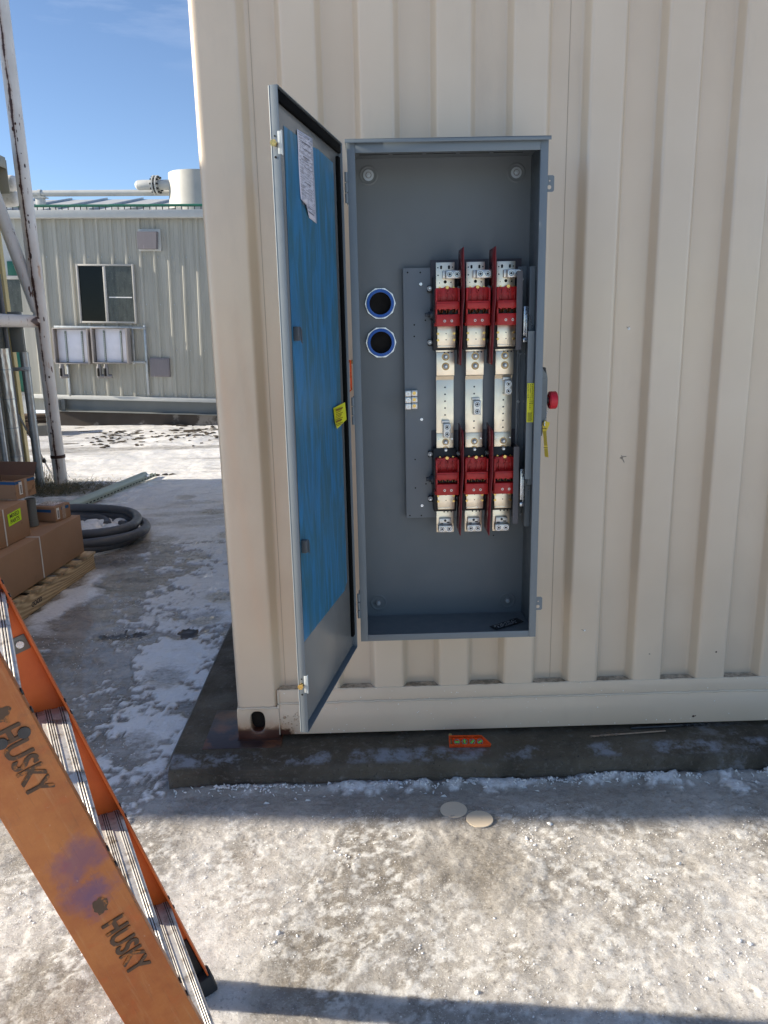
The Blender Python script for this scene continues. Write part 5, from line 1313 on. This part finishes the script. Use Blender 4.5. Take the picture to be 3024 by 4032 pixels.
for i in range(60):                                # snow lying inside the coil
    x_, y_ = -2.55+random.gauss(0, .16), 3.6+random.gauss(0, .16); mb.sphere((x_, y_, GZ+.02), random.uniform(.05, .12), (1, 1, .7), 2)
o = mb.build('snow_heap', M['crumb']); o['kind'] = 'stuff'; tag(o, 'snow heaped inside the coiled hose', 'snow')
# conduit and strut lengths lying in the snow
def z3g(x, y, z): return atd(x*.2976, 932.6+y*.2976, 2, z)
tb = thing('pipe_length', 'pale green pipe lying on the snow behind the hose coil', 'pipe', z3g(490, 550, GZ), 'pipes and channel on the snow')
mb = MB(); mb.tube([z3g(400, 585, GZ+.06), z3g(1050, 318, GZ+.06)], .045, 16); mb.build('tube', M['pvc'], tb)
tb = thing('strut_channel', 'slotted metal strut channel lying beside the pale green pipe', 'strut channel', z3g(600, 555, GZ), 'pipes and channel on the snow')
mb = MB(); A_, B_ = z3g(520, 572, GZ+.02), z3g(1110, 322, GZ+.02); d = (B_-A_).normalized(); sd_ = Vector((d.y, -d.x, 0)); up = Vector((0, 0, 1))
Ms = Matrix(((d.x, sd_.x, 0, A_.x), (d.y, sd_.y, 0, A_.y), (0, 0, 1, A_.z), (0, 0, 0, 1))); Ls = (B_-A_).length
mb.box((0, 0, 0), (Ls, .041, .003), M=Ms); mb.box((0, 0, .003), (Ls, .003, .04), M=Ms); mb.box((0, .038, .003), (Ls, .041, .04), M=Ms); mb.mi = 1
for i in range(24): mb.box((.05+i*Ls/25, .0412, .012), (.09+i*Ls/25, .0418, .026), M=Ms)
mb.build('channel', [mat('strut_green', (.30, .33, .26), .4, metal=.4), M['hole']], tb)
mb = MB(); mb.box((Ls*.86, -.02, .03), (Ls*.90, .05, .06), .004, M=Ms); mb.build('clamp', M['zinc'], tb)

# ------------------------------------------------------------------ white rusty tubular frame
fr_ = thing('tubular_tower', 'rust streaked white tubular steel frame post with a slanting brace', 'steel tower', (-3.54, 5.985, GZ))
mb = MB(); r_ = .073
mb.tube([(-3.54, 5.985, GZ-.05), (-3.545, 5.985, .5), (-3.55, 5.985, 2), (-3.56, 5.985, 4), (-3.57, 5.985, 6.2)], r_, 22)
mb.build('post', M['rustwhite'], fr_)
mb = MB(); mb.tube([(-3.57, 5.975, 1.80), (-3.95, 5.975, 3.30), (-4.5, 5.975, 5.45)], .066, 20); mb.build('brace', M['rustwhite'], fr_)
a_ = atd(97, 694, 1, 5.97); mb = MB(); mb.tube([(-3.59, 5.97, a_.z), (-3.74, 5.0, a_.z+.01), (-3.90, 4.0, a_.z+.02)], .066, 20); mb.build('cross_pipe', M['rustwhite'], fr_)
mb = MB(); a_ = atd(131, 986, 1, 5.98); mb.cyl((-3.542, 5.985, a_.z-.015), (-3.542, 5.985, a_.z+.02), .080, 22); mb.build('collar', M['rust'], fr_)
mb = MB()
for i in range(40):
    z_ = random.uniform(-.0, 4.2); an = random.uniform(-1.9, -.6) if i % 2 else random.gauss(-1.45, .1)
    mb.sphere((-3.547-.003*z_+math.cos(an)*(r_+.0005), 5.985+math.sin(an)*(r_+.0005), z_), random.uniform(.004, .011), (1, .7, random.uniform(1, 3.5)), 1)
mb.build('rust_flake', M['rust'], fr_)['kind'] = 'stuff'

# ------------------------------------------------------------------ left building (mostly outside the picture)
LB = thing('shed', 'cream walled shed with yellow corner trim at the left edge', 'shed', (-5.5, 3, GZ))
XW = -3.985
mb = MB(); mb.box((-6.05, -.05, GZ-.2), (XW, 6.06, 3.36)); mb.build('wall', M['olive'], LB)
mb = Many(); mb.box((XW-.03, 6.02, GZ-.1), (XW+.075, 6.105, 3.36), .006); mb.box((XW+.001, 5.25, 2.55), (XW+.02, 6.018, 3.36), .004); mb.build('corner_trim', M['yellow_trim'], LB)
mb = Many(); mb.box((XW+.001, 5.80, .2), (XW+.012, 5.98, 2.5), .003); mb.box((XW+.001, 5.45, .2), (XW+.008, 5.75, 2.5), .003); mb.build('door_frame', mat('dark_frame', (.06, .062, .055), .5), LB)
mb = MB(); mb.prism([(-6.1, -.06, 3.37), (XW+.12, -.06, 3.37), (XW+.12, -.06, 3.40), (-6.1, -.06, 3.60)], (0, 6.36, 0)); mb.build('roof', mat('brown_roof', (.30, .24, .19), .6, dirt=(.35, .14, .07), dirt_scale=4), LB)
mb = Many(); mb.box((XW+.122, -.06, 3.30), (XW+.135, 6.3, 3.415), .002); mb.box((XW-.3, 6.302, 3.05), (XW+.135, 6.32, 3.39), .002); mb.build('gutter', mat('olive_gutter', (.24, .235, .19), .5), LB)
# conduits and jacketed pipe rising beside the shed
def vpipe(name, label, cat, px_top, px_bot, Y, r, mt, group=None, z0=None, rings=None):
    a = at(*px_bot, 1, Y); b_ = at(*px_top, 1, Y)
    t_ = thing(name, label, cat, (a.x, Y, GZ), group)
    mb = MB(); x_ = a.x; zt_ = b_.z; mb.cyl((x_, Y, GZ-.02 if z0 is None else z0), (x_, Y, zt_), r, 20); mb.build('pipe', mt, t_)
    if rings:
        mb = Many()
        for z_ in np.arange(.0, zt_, rings): mb.cyl((x_, Y, z_), (x_, Y, z_+.012), r+.003, 22)
        mb.build('band', M['galv'], t_)
    return t_, x_
vp, xg = vpipe('conduit', 'galvanised vertical pipe rising from dry grass beside the white post', 'conduit', (107, 1386), (155, 1870), 5.80, .045, M['galv'])
mb = MB(); z_ = at(300/2.765, 1300+420/2.765, 1, 5.8).z; mb.box((xg-.30, 5.74, z_-.02), (xg+.06, 5.785-.03, z_+.02), .002); mb.cyl((xg, 5.8, z_-.015), (xg, 5.8, z_+.015), .052, 20); mb.build('bracket', M['galv'], vp)
vpipe('conduit', 'slim dark grey conduit running up beside the silver jacketed pipe', 'conduit', (0, 1080), (83, 1777), 5.55, .024, mat('dark_conduit', (.09, .10, .115), .45))
vpipe('jacketed_pipe', 'silver aluminium jacketed insulated pipe behind the cardboard boxes', 'pipe', (17, 1372), (62, 1774), 5.40, .060, M['jacket'], rings=.30)
vpipe('conduit', 'grey galvanised conduit at the left frame edge', 'conduit', (-30, 1300), (16, 1774), 5.2, .028, M['galv'])
# electrical boxes above
def pbox(name, label, x0_, y0_, x1_, y1_, Y, d_, mt, cat='electrical box'):
    a, b_ = at(x0_, y0_, 1, Y), at(x1_, y1_, 1, Y); t_ = thing(name, label, cat, ((a.x+b_.x)/2, Y, b_.z)); mb = MB(); mb.box((a.x, Y, b_.z), (b_.x, Y+d_, a.z), .006); mb.build('enclosure', mt, t_)
    mb = MB(); mb.box((a.x+.01, Y-.006, b_.z+.01), (b_.x-.01, Y-.0005, a.z-.01), .003); mb.build('cover', mt, t_); return t_
pbox('junction_box', 'flat grey junction box beside the white cross pipe', 26, 1228, 97, 1386, 5.72, .05, mat('box_grey', (.17, .185, .175), .5))
# two insulated pipe ends under the eave
for (px, py, Y, lab) in ((62, 722, 6.5, 'upper white lagged pipe end beside the shed eave'), (68, 783, 6.6, 'lower white lagged pipe end beside the shed eave')):
    p = at(px-14, py, 1, Y); t_ = thing('lagged_pipe', lab, 'pipe', (p.x, Y, p.z), 'lagged pipes at the eave'); mb = MB(); mb.cyl((p.x-1.6, Y+.3, p.z+.05), (p.x, Y, p.z), .085, 22); mb.sphere((p.x, Y, p.z), .085, (1, 1, 1), 3); mb.build('jacket', M['white_metal'], t_)
    mb = MB(); mb.cyl((p.x-.16, Y+.03, p.z+.005), (p.x-.13, Y+.024, p.z+.004), .088, 22); mb.build('band', M['galv'], t_)
# aluminium prop leaning from the conduit to the ground
a_, b_ = at(72, 1633, 1, 5.6), at(213, 1886, 2, GZ+.01)
pr = thing('prop_pole', 'thin aluminium pole leaning down to the ground beside the white post', 'pole', b_)
mb = MB(); d = (a_-b_); mb.tube([b_, a_], .013, 4); mb.build('tube', M['alu'], pr)
mb = MB(); p = b_.lerp(a_, .29); q_ = b_.lerp(a_, .325); mb.cyl(p, q_, .024, 10); mb.build('clip', M['black'], pr)
# dry grass around the post foot
mb = MB()
for i in range(4200):
    if i < 3300: x_, y_ = -3.42+random.gauss(0, .30), 5.65+random.gauss(0, .22)
    else: x_, y_ = -3.86+random.gauss(0, .14), 5.6+random.gauss(0, .35)
    l_ = random.uniform(.03, .13) if i < 3300 else random.uniform(.06, .20); a = random.uniform(0, 6.28); lean = random.uniform(1.5, 6) if i < 3300 else random.uniform(.3, 2.0)
    p = Vector((x_, y_, GZ+.0)); d1 = Vector((math.cos(a)*lean, math.sin(a)*lean, 1)).normalized()*l_; d2 = (d1.normalized()*.8 + Vector((math.cos(a), math.sin(a), -.8))*.5).normalized()*l_*.6
    w = Vector((-math.sin(a), math.cos(a), 0))*.0022
    mb.mi = 0 if random.random() < .35 else 1
    mb.face([p-w, p+w, p+d1+w*.7, p+d1-w*.7]); mb.face([p+d1-w*.7, p+d1+w*.7, p+d1+d2])
o = mb.build('dry_grass', [mat('straw', (.30, .235, .13), .8, var=.3), mat('dead_green', (.10, .095, .045), .8, var=.3)], smooth=0, fix=False); o['kind'] = 'stuff'; tag(o, 'flattened dry grass around the foot of the white post', 'grass')

# ------------------------------------------------------------------ far building, in its own slightly turned frame
BY = 11.4
B0 = Vector((-4.1, BY, 0)); byaw, btilt = R(-8.0), R(1.9)
MBm = Matrix.Translation(B0) @ Matrix.Rotation(byaw, 4, 'Z') @ Matrix.Rotation(btilt, 4, 'Y')
Bn = (MBm.to_3x3() @ Vector((0, 1, 0))); MBi = MBm.inverted()
def bl(px, py, off=0.0):
    """photo pixel -> local x,z on the facade plane (off = depth behind the facade)"""
    p = atp(px, py, MBm @ Vector((0, off, 0)), Bn); q_ = MBi @ p; return q_.x, q_.z
def z1p(x, y): return (x/1.843, y/1.843)
def z2p(x, y): return (x/1.843, 900+y/1.843)
FB = thing('site_building', 'long pale grey metal clad cabin raised on a steel skid', 'building', B0, rot=MBm.to_euler())
def lbuild(mb, name, mt, parent=FB, **k): mb.local = True; return mb.build(name, mt, parent, **k)
zb0 = (bl(*z2p(480, 1220))[1]+bl(*z2p(1550, 1215))[1])/2; zt0 = (bl(*z1p(130, 1590))[1]+bl(*z1p(1450, 1588))[1])/2
xl_, xr_ = bl(*z2p(225, 1220))[0], 3.2
xrib = bl(*z1p(300, 1650))[0]; pitch_ = (bl(*z1p(1010, 1650))[0]-xrib)/7.0
pts = []; x_ = xrib - pitch_*4
while x_ < xr_:
    if x_ > xl_: pts += [(x_-.035, 0), (x_-.015, -.028), (x_+.015, -.028), (x_+.035, 0), (x_+pitch_*.33, 0), (x_+pitch_*.33+.01, -.005), (x_+pitch_*.33+.02, 0), (x_+pitch_*.66, 0), (x_+pitch_*.66+.01, -.005), (x_+pitch_*.66+.02, 0)]
    x_ += pitch_
pts = [(xl_, 0)] + pts + [(xr_, 0)]
mb = MB(); mb.prism([(x, y, zb0) for x, y in pts], (0, 0, zt0-zb0+.03), closed=False); lbuild(mb, 'cladding', M['clad'], smooth=25)
mb = MB(); mb.box((xl_-.02, .04, zb0-.3), (xr_, 4.5, zt0+.03)); lbuild(mb, 'cabin_body', M['clad'])
mb = MB(); mb.box((xl_-.01, -.05, zb0-.075), (xr_, .03, zb0-.002), .004); lbuild(mb, 'base_trim', M['fascia'])
mb = MB(); zf0, zf1 = zt0, (bl(*z1p(130, 1535))[1]+bl(*z1p(1450, 1527))[1])/2
mb.box((-9, -.16, zf0), (xr_, -.03, zf1), .01); lbuild(mb, 'gutter', M['fascia'])
# roof with standing seams
mb = MB(); zr = zf1-.02; run = 2.6; rise = .60
mb.prism([(-9, -.03, zr), (-9, run, zr+rise), (-9, run, zr+rise-.05), (-9, -.03, zr-.04)], (9+xr_, 0, 0)); rf = lbuild(mb, 'roof', M['roofpanel'])
mb = Many(True); x_ = xrib-pitch_*12
while x_ < xr_:
    mb.prism([(x_-.02, -.03, zr), (x_-.02, run, zr+rise), (x_-.02, run, zr+rise+.035), (x_-.02, -.03, zr+.035)], (.04, 0, 0)); x_ += pitch_*3
mb.build('roof_seam', M['galv'], rf)
# skid beam, end plate with bolts, foundation
zs0 = (bl(*z2p(490, 1340))[1]+bl(*z2p(1550, 1335))[1])/2
mb = MB(); xs0 = bl(*z2p(420, 1290))[0]
mb.box((xs0, .0, zs0+.02), (xr_, .05, zb0-.077)); mb.box((xs0, -.10, zs0), (xr_, .06, zs0+.018), .003); mb.box((xs0, -.03, zb0-.095), (xr_, .05, zb0-.078))
sk = lbuild(mb, 'skid_beam', M['skid'])
mb = MB(); xe = bl(*z2p(488, 1290))[0]; mb.box((xs0, -.085, zs0+.02), (xe, -.06, zb0-.08), .003)
mb.local = True; mb.build('end_plate', M['skid'], sk)
mb = Many(True)
for k in range(4): zz = zs0+.06+k*(zb0-.1-zs0-.06)/3.4; m_ = mb.new(); m_.cyl((xs0+.075, -.085, zz), (xs0+.075, -.115, zz), .034, 6); m_.cyl((xs0+.075, -.115, zz), (xs0+.075, -.125, zz), .020, 12)
mb.build('bolt', M['skid'], sk)
mb = MB(); mb.box((xs0-.02, -.04, -.6), (xr_, .5, zs0-.001)); lbuild(mb, 'foundation', M['found'])
# sliding window
def rect(p0, p1): a, b_ = bl(*p0), bl(*p1); return min(a[0], b_[0]), min(a[1], b_[1]), max(a[0], b_[0]), max(a[1], b_[1])
wx0, wz0, wx1, wz1 = rect(z2p(560, 258), z2p(1002, 690))
mb = MB(); f_ = .032
mb.box((wx0, -.06, wz0), (wx0+f_, -.003, wz1), .004); mb.box((wx1-f_, -.06, wz0), (wx1, -.003, wz1), .004); mb.box((wx0+f_, -.06, wz1-f_), (wx1-f_, -.003, wz1), .004); mb.box((wx0+f_, -.06, wz0), (wx1-f_, -.003, wz0+f_), .004)
xm_ = (wx0+wx1)/2-.02; mb.box((xm_-.022, -.055, wz0+f_), (xm_+.03, -.01, wz1-f_), .004)
wd = lbuild(mb, 'window', M['winframe'])
mb = MB(); mb.local = True; mb.box((wx0+f_, -.030, wz0+f_), (xm_-.02, -.020, wz1-f_)); mb.build('dark_pane', M['glass'], wd)
mb = MB(); mb.local = True; mb.box((xm_+.03, -.040, wz0+f_), (wx1-f_, -.031, wz1-f_)); mb.build('screened_pane', M['glass2'], wd)
zq = bl(*z2p(890, 500))[1]; mb = MB(); mb.local = True; mb.box((xm_+.06, -.0425, zq-.009), (wx1-f_-.03, -.0405, zq+.009)); mb.build('blind_slat', M['white'], wd)
# vent hood and louver
vx0, vz0, vx1, vz1 = rect(z2p(1005, 5), z2p(1175, 165))
mb = MB(); mb.box((vx0, -.035, vz0), (vx1, -.003, vz1), .003); vh = lbuild(mb, 'vent_hood', M['fascia'])
mb = MB(); mb.local = True; mb.prism([(vx0+.02, -.036, vz0+.03), (vx1-.05, -.036, vz0+.03), (vx1-.03, -.036, vz1-.05), (vx0+.02, -.036, vz1-.05)], (0, -.09, 0)); mb.build('hood_flap', M['vent'], vh)
vx0, vz0, vx1, vz1 = rect(z2p(1092, 937), z2p(1240, 1076)); mb = MB(); mb.box((vx0, -.05, vz0), (vx1, -.003, vz1), .004); lv = lbuild(mb, 'louver', M['vent'])
mb = MB(); mb.local = True; mb.box((vx0+.03, -.053, vz0+.03), (vx1-.03, -.0505, vz1-.03)); mb.build('louver_face', M['vent'], lv)
# rows of cladding screws
mb = Many(True)
for (yy0, xa, xb) in ((208, 300, 1450), (552, 1000, 1450), (885, 1150, 1480), (1195, 520, 1520)):
    za = bl(*z2p((xa+xb)/2, yy0))[1]; xa_, xb_ = bl(*z2p(xa, yy0))[0], bl(*z2p(xb, yy0))[0]; x_ = xrib-pitch_*4
    while x_ < xb_+.8:
        if x_ > xa_-.05:
            mb.cyl((x_+.055, 0, za), (x_+.055, -.012, za), .011, 8)
            if yy0 == 1195: mb.cyl((x_+.19, 0, za), (x_+.19, -.012, za), .011, 8)
        x_ += pitch_
mb.build('cladding_screw', M['galv'], FB)
# two open shallow boxes on a strut rack
for n_, (p0, p1, lab) in enumerate(((z2p(372, 722), z2p(652, 985), 'open shallow panel box with white back, left one of the pair'), (z2p(652, 718), z2p(935, 982), 'open shallow panel box with white back, right one under the window'))):
    a = atp(*p0, MBm @ Vector((0, -.20, 0)), Bn); b_ = atp(*p1, MBm @ Vector((0, -.20, 0)), Bn); A_, B_ = MBi @ a, MBi @ b_
    t_ = thing('panel_box', lab, 'panel box', MBm @ Vector((A_.x, -.06, B_.z)), 'open panel boxes on the cabin wall', rot=MBm.to_euler())
    w, h = B_.x-A_.x, A_.z-B_.z; dd = .14
    mb = MB(); mb.local = True
    mb.box((0, -.005, 0), (w, 0, h)); mb.box((0, -dd, 0), (.012, -.006, h), .002); mb.box((w-.012, -dd, 0), (w, -.006, h), .002); mb.box((.012, -dd, h-.012), (w-.012, -.006, h), .002); mb.box((.012, -dd, 0), (w-.012, -.006, .012), .002)
    mb.box((.012, -dd, .012), (.03, -dd+.004, h-.012)); mb.box((w-.03, -dd, .012), (w-.012, -dd+.004, h-.012))
    mb.build('shell', mat('box_shell', (.33, .30, .28), .5), t_)
    mb = MB(); mb.local = True; mb.box((.035, -.03, .02), (w-.035, -.012, h-.02), .003); bp = mb.build('back_panel', mat('panel_white', (.80, .80, .86), .5), t_)
    mk = Many(True)
    for k_ in (.30, .76):
        mb = mk.new(); mb.box((w*k_-.014, -.05, .03), (w*k_+.014, -.0305, h-.05), .002); mb.mi = 1
        z_ = .05
        while z_ < h-.08: mb.box((w*k_-.006, -.0512, z_), (w*k_+.006, -.0503, z_+.02)); z_ += .035
    mk.build('slotted_rail', [mat('rail_green', (.20, .24, .21), .5), M['white']], t_)
rk = thing('strut_rack', 'galvanised strut rack carrying the two open panel boxes', 'strut rack', B0, rot=MBm.to_euler())
mb = Many(True)
for (xx, y0_, y1_) in ((960, 720, 985), (1050, 703, 1205), (492, 985, 1215)):
    a, c_ = bl(*z2p(xx, y0_), -.04), bl(*z2p(xx+(y1_-y0_)*.085, y1_), -.04); mb.box((a[0]-.02, -.055, c_[1]), (a[0]+.02, -.031, a[1]), .002)
for yy in (722, 970):
    a, c_ = bl(*z2p(400, yy), -.04), bl(*z2p(1062, yy), -.04); mb.box((a[0], -.080, c_[1]-.02), (c_[0], -.056, c_[1]+.02), .002)
mb.build('strut', M['galv'], rk)
for (x_, lab) in ((452, 'cast conduit elbow under the left panel box'), (722, 'left cast conduit elbow of the pair under the right panel box'), (772, 'right cast conduit elbow of the pair under the right panel box')):
    a, c_ = bl(*z2p(x_-17, 1000), -.2), bl(*z2p(x_+17, 1092), -.2); xm_, r_ = (a[0]+c_[0])/2, .045
    t_ = thing('conduit_elbow', lab, 'conduit elbow', MBm @ Vector((xm_, -.2, c_[1])), 'conduit elbows', rot=MBm.to_euler()); h = a[1]-c_[1]
    mb = MB(); mb.local = True; mb.cyl((0, 0, .045), (0, 0, h), r_, 18); mb.sphere((0, 0, .05), r_, (1, 1, 1), 2); mb.cyl((0, 0, .05), (.09, .03, .05), r_*.8, 16); mb.cyl((0, 0, h), (0, 0, h+.04), r_*.75, 14); mb.build('elbow', mat('cast_grey', (.24, .23, .23), .45, metal=.4), t_)
    mb = MB(); mb.local = True; mb.box((-r_*.5, -r_-.004, .05), (r_*.5, -r_+.006, h-.03), .012); mb.build('opening', M['hole'], t_)
# rail with pickets at the eave (green)
zr0, zr1 = bl(*z1p(800, 1525), -.1)[1], bl(*z1p(800, 1492), -.1)[1]
gt = thing('eave_tray', 'thin dark green rail with short pickets along the cabin eave', 'rail', B0, rot=MBm.to_euler())
mb = MB(); mb.local = True; mb.cyl((-9, -.10, zr1), (xr_, -.10, zr1), .022, 10); mb.build('green_bar', M['green'], gt)
mb = Many(True); x_ = -3
step_ = (bl(*z1p(980, 1510), -.1)[0]-bl(*z1p(525, 1510), -.1)[0])/10
while x_ < xr_: mb.box((x_-.006, -.106, zr0+.001), (x_+.006, -.094, zr1)); x_ += step_
mb.build('picket', M['steel_dark'], gt)
mb = Many(True)
for k in range(7): xa = bl(*z1p(150+k*225, 1515), 0)[0]; mb.box((xa, -.02, zr0+.02), (xa+.12, .0, zr0+.055))
mb.build('clip', M['white'], gt)
# roof pipe with support, elbow and flange; tank behind
pp_ = MBi @ atp(*z1p(1050, 1400), MBm @ Vector((0, 1.0, 0)), Bn); pp2 = MBi @ atp(*z1p(230, 1402), MBm @ Vector((0, 1.0, 0)), Bn)
pt = thing('roof_pipe', 'pale horizontal pipe running above the cabin roof to the tank', 'pipe', MBm @ Vector((pp_.x, 1.0, pp_.z)), rot=MBm.to_euler()); zz = (pp_.z+pp2.z)/2-pp_.z
mb = MB(); mb.local = True; mb.cyl((-6, 0, zz), (.6, 0, zz*.5), .055, 18); mb.build('run', M['fascia'], pt)
mb = MB(); mb.local = True; dz_ = .09; mb.tube([(.02, -.25, dz_), (.10, -.27, dz_), (.25, -.27, dz_), (.75, -.27, dz_)], .085, 18); mb.sphere((.02, -.25, dz_), .086, (1, 1, 1), 3); mb.build('elbow', M['fascia'], pt)
mb = Many(True)
for x_ in (.30, .36): mb.cyl((x_, -.27, dz_), (x_+.025, -.27, dz_), .16, 26)
fl = mb.build('flange', M['fascia'], pt)[0]
mb = Many(True)
for k in range(10): a = k*math.pi/5; mb.cyl((.27, -.27+math.cos(a)*.13, dz_+math.sin(a)*.13), (.42, -.27+math.cos(a)*.13, dz_+math.sin(a)*.13), .018, 6)
mb.build('flange_bolt', M['steel_dark'], fl)
sx_ = (MBi @ atp(*z1p(290, 1402), MBm @ Vector((0, 1.0, 0)), Bn)).x - pp_.x
mb = MB(); mb.local = True; mb.box((sx_-.07, -.06, -.32), (sx_+.07, .06, -.07+zz), .01); mb.cyl((sx_-.03, 0, zz), (sx_+.03, 0, zz), .068, 18); mb.box((sx_-.12, -.08, -.34), (sx_+.12, .08, -.31)); mb.box((sx_-.12, -.08, zz-.085), (sx_+.12, .08, zz-.065)); mb.build('support', M['fascia'], pt)
ta = MBi @ atp(*z1p(1213, 1240), MBm @ Vector((0, .7, 0)), Bn)
tk = thing('roof_tank', 'pale upright cylinder tank standing at the cabin roof edge', 'tank', MBm @ Vector((ta.x+.56, 1.2, 3.2)), rot=MBm.to_euler())
mb = MB(); mb.local = True; hT = ta.z-3.2-.03; mb.cyl((0, -.2, 0), (0, -.2, hT), .62, 56); bmesh.ops.bevel(mb.bm, geom=[e for e in mb.bm.edges if all(v.co.z > hT-.001 for v in e.verts)], offset=.015, segments=2, affect='EDGES'); mb.build('shell', mat('tank_grey', (.40, .40, .37), .5), tk)
# green-doored entrance wing at left end of the cabin
wing = thing('entrance_wing', 'pale cabin wing with dark green door panels left of the white post', 'building', MBm @ Vector((xl_-1.0, .2, -.1)), rot=MBm.to_euler())
W0 = wing.location
def wl2(px, py): p = MBi @ atp(*z2p(px, py), MBm @ Vector((0, .10, 0)), Bn); return p.x, p.z
WM = MBi @ W0
def wb_(mb, n, mt, p=wing): 
    mb.local = True; bmesh.ops.translate(mb.bm, verts=mb.bm.verts, vec=-WM); return mb.build(n, mt, p)
mb = MB(); xa = wl2(-220, 700)[0]; xb = xl_-.03
ztop = zt0+.02; mb.box((xa, .10, zb0-.25), (xb, 3, ztop)); wb_(mb, 'wall', M['fascia'])
mb = MB(); zg0, zg1 = wl2(260, 1183)[1], wl2(260, 888)[1]; mb.box((xa, .07, zg0), (xb-.01, .099, zg1), .004); wb_(mb, 'green_panel', M['green'])
mb = MB(); za, zb_ = wl2(130, 342)[1], wl2(130, 238)[1]; mb.box((wl2(60, 290)[0], .07, za), (xb-.01, .099, zb_), .004); wb_(mb, 'green_header', M['green'])
mb = MB(); za, zb_ = wl2(160, 605)[1], wl2(160, 372)[1]; mb.box((wl2(60, 500)[0], .08, za), (wl2(225, 500)[0], .099, zb_)); wb_(mb, 'glazing', M['glass2'])
mb = MB(); x_ = wl2(232, 500)[0]; mb.box((x_-.03, .06, za-.05), (x_+.03, .099, zb_+.09), .004); mb.box((wl2(60, 500)[0], .062, zb_+.005), (x_-.031, .099, zb_+.07), .003); wb_(mb, 'glazing_frame', M['winframe'])
mb = MB(); zq0, zq1 = wl2(290, 1212)[1], wl2(290, 1190)[1]; mb.box((xa, .0, zq0), (xb-.01, .099, zq1), .004); wb_(mb, 'threshold', M['winframe'])
mb = MB(); mb.box((xa, .02, wl2(290, 1350)[1]), (xb-.01, .1, zq0-.002)); wb_(mb, 'skirt', M['fascia'])
# timber and block under the wing
a, b_ = at(*z2p(255, 1352), 1, 10.6), at(*z2p(362, 1420), 1, 10.6); t_ = thing('timber_crib', 'dark wet timber cribbing under the cabin wing', 'timber', ((a.x+b_.x)/2, 10.7, GZ))
mb = MB()
for k in range(3): zc = b_.z+(a.z-b_.z)*k/3; mb.box((a.x-.4, 10.6+.02*k, zc+.003), (b_.x, 11.0, zc+(a.z-b_.z)/3-.01), .006)
mb.box((b_.x-.12, 10.64, GZ-.02), (b_.x, 11, b_.z)); mb.box((a.x-.3, 10.64, GZ-.02), (a.x-.1, 11, b_.z)); mb.build('timber', M['wood_dark'], t_)
a, b_ = at(*z2p(262, 1428), 1, 10.3), at(*z2p(352, 1488), 1, 10.3); mb = MB(); mb.box((a.x-.1, 10.3, GZ-.03), (b_.x, 10.65, a.z), .03); o = mb.build('concrete_block', mat('block', (.13, .125, .11), .8, var=.2)); tag(o, 'grey concrete block on the snow below the cabin wing', 'concrete block')
# clods of earth in the far snow
mb = MB()
for i in range(150):
    x_, y_ = random.uniform(-4.6, -1.6), random.choice([random.uniform(8.8, 10.9), random.gauss(9.9, .5)]); mb.sphere((x_, y_, gz(x_, y_)), random.uniform(.015, .05), (random.uniform(.8, 1.8), 1, .5), 1)
for (x_, y_) in ((-2.55, 6.32), (-2.45, 6.35), (-2.62, 6.28), (-2.35, 6.33)): mb.sphere((x_, y_, gz(x_, y_)), .035, (1.4, 1, .6), 1)
for v in mb.bm.verts: v.co += Vector((random.gauss(0, .006), random.gauss(0, .006), random.gauss(0, .004)))
o = mb.build('earth_clods', M['soil'], smooth=0); o['kind'] = 'stuff'; tag(o, 'dark clods of earth scattered in the snow before the cabin', 'earth')
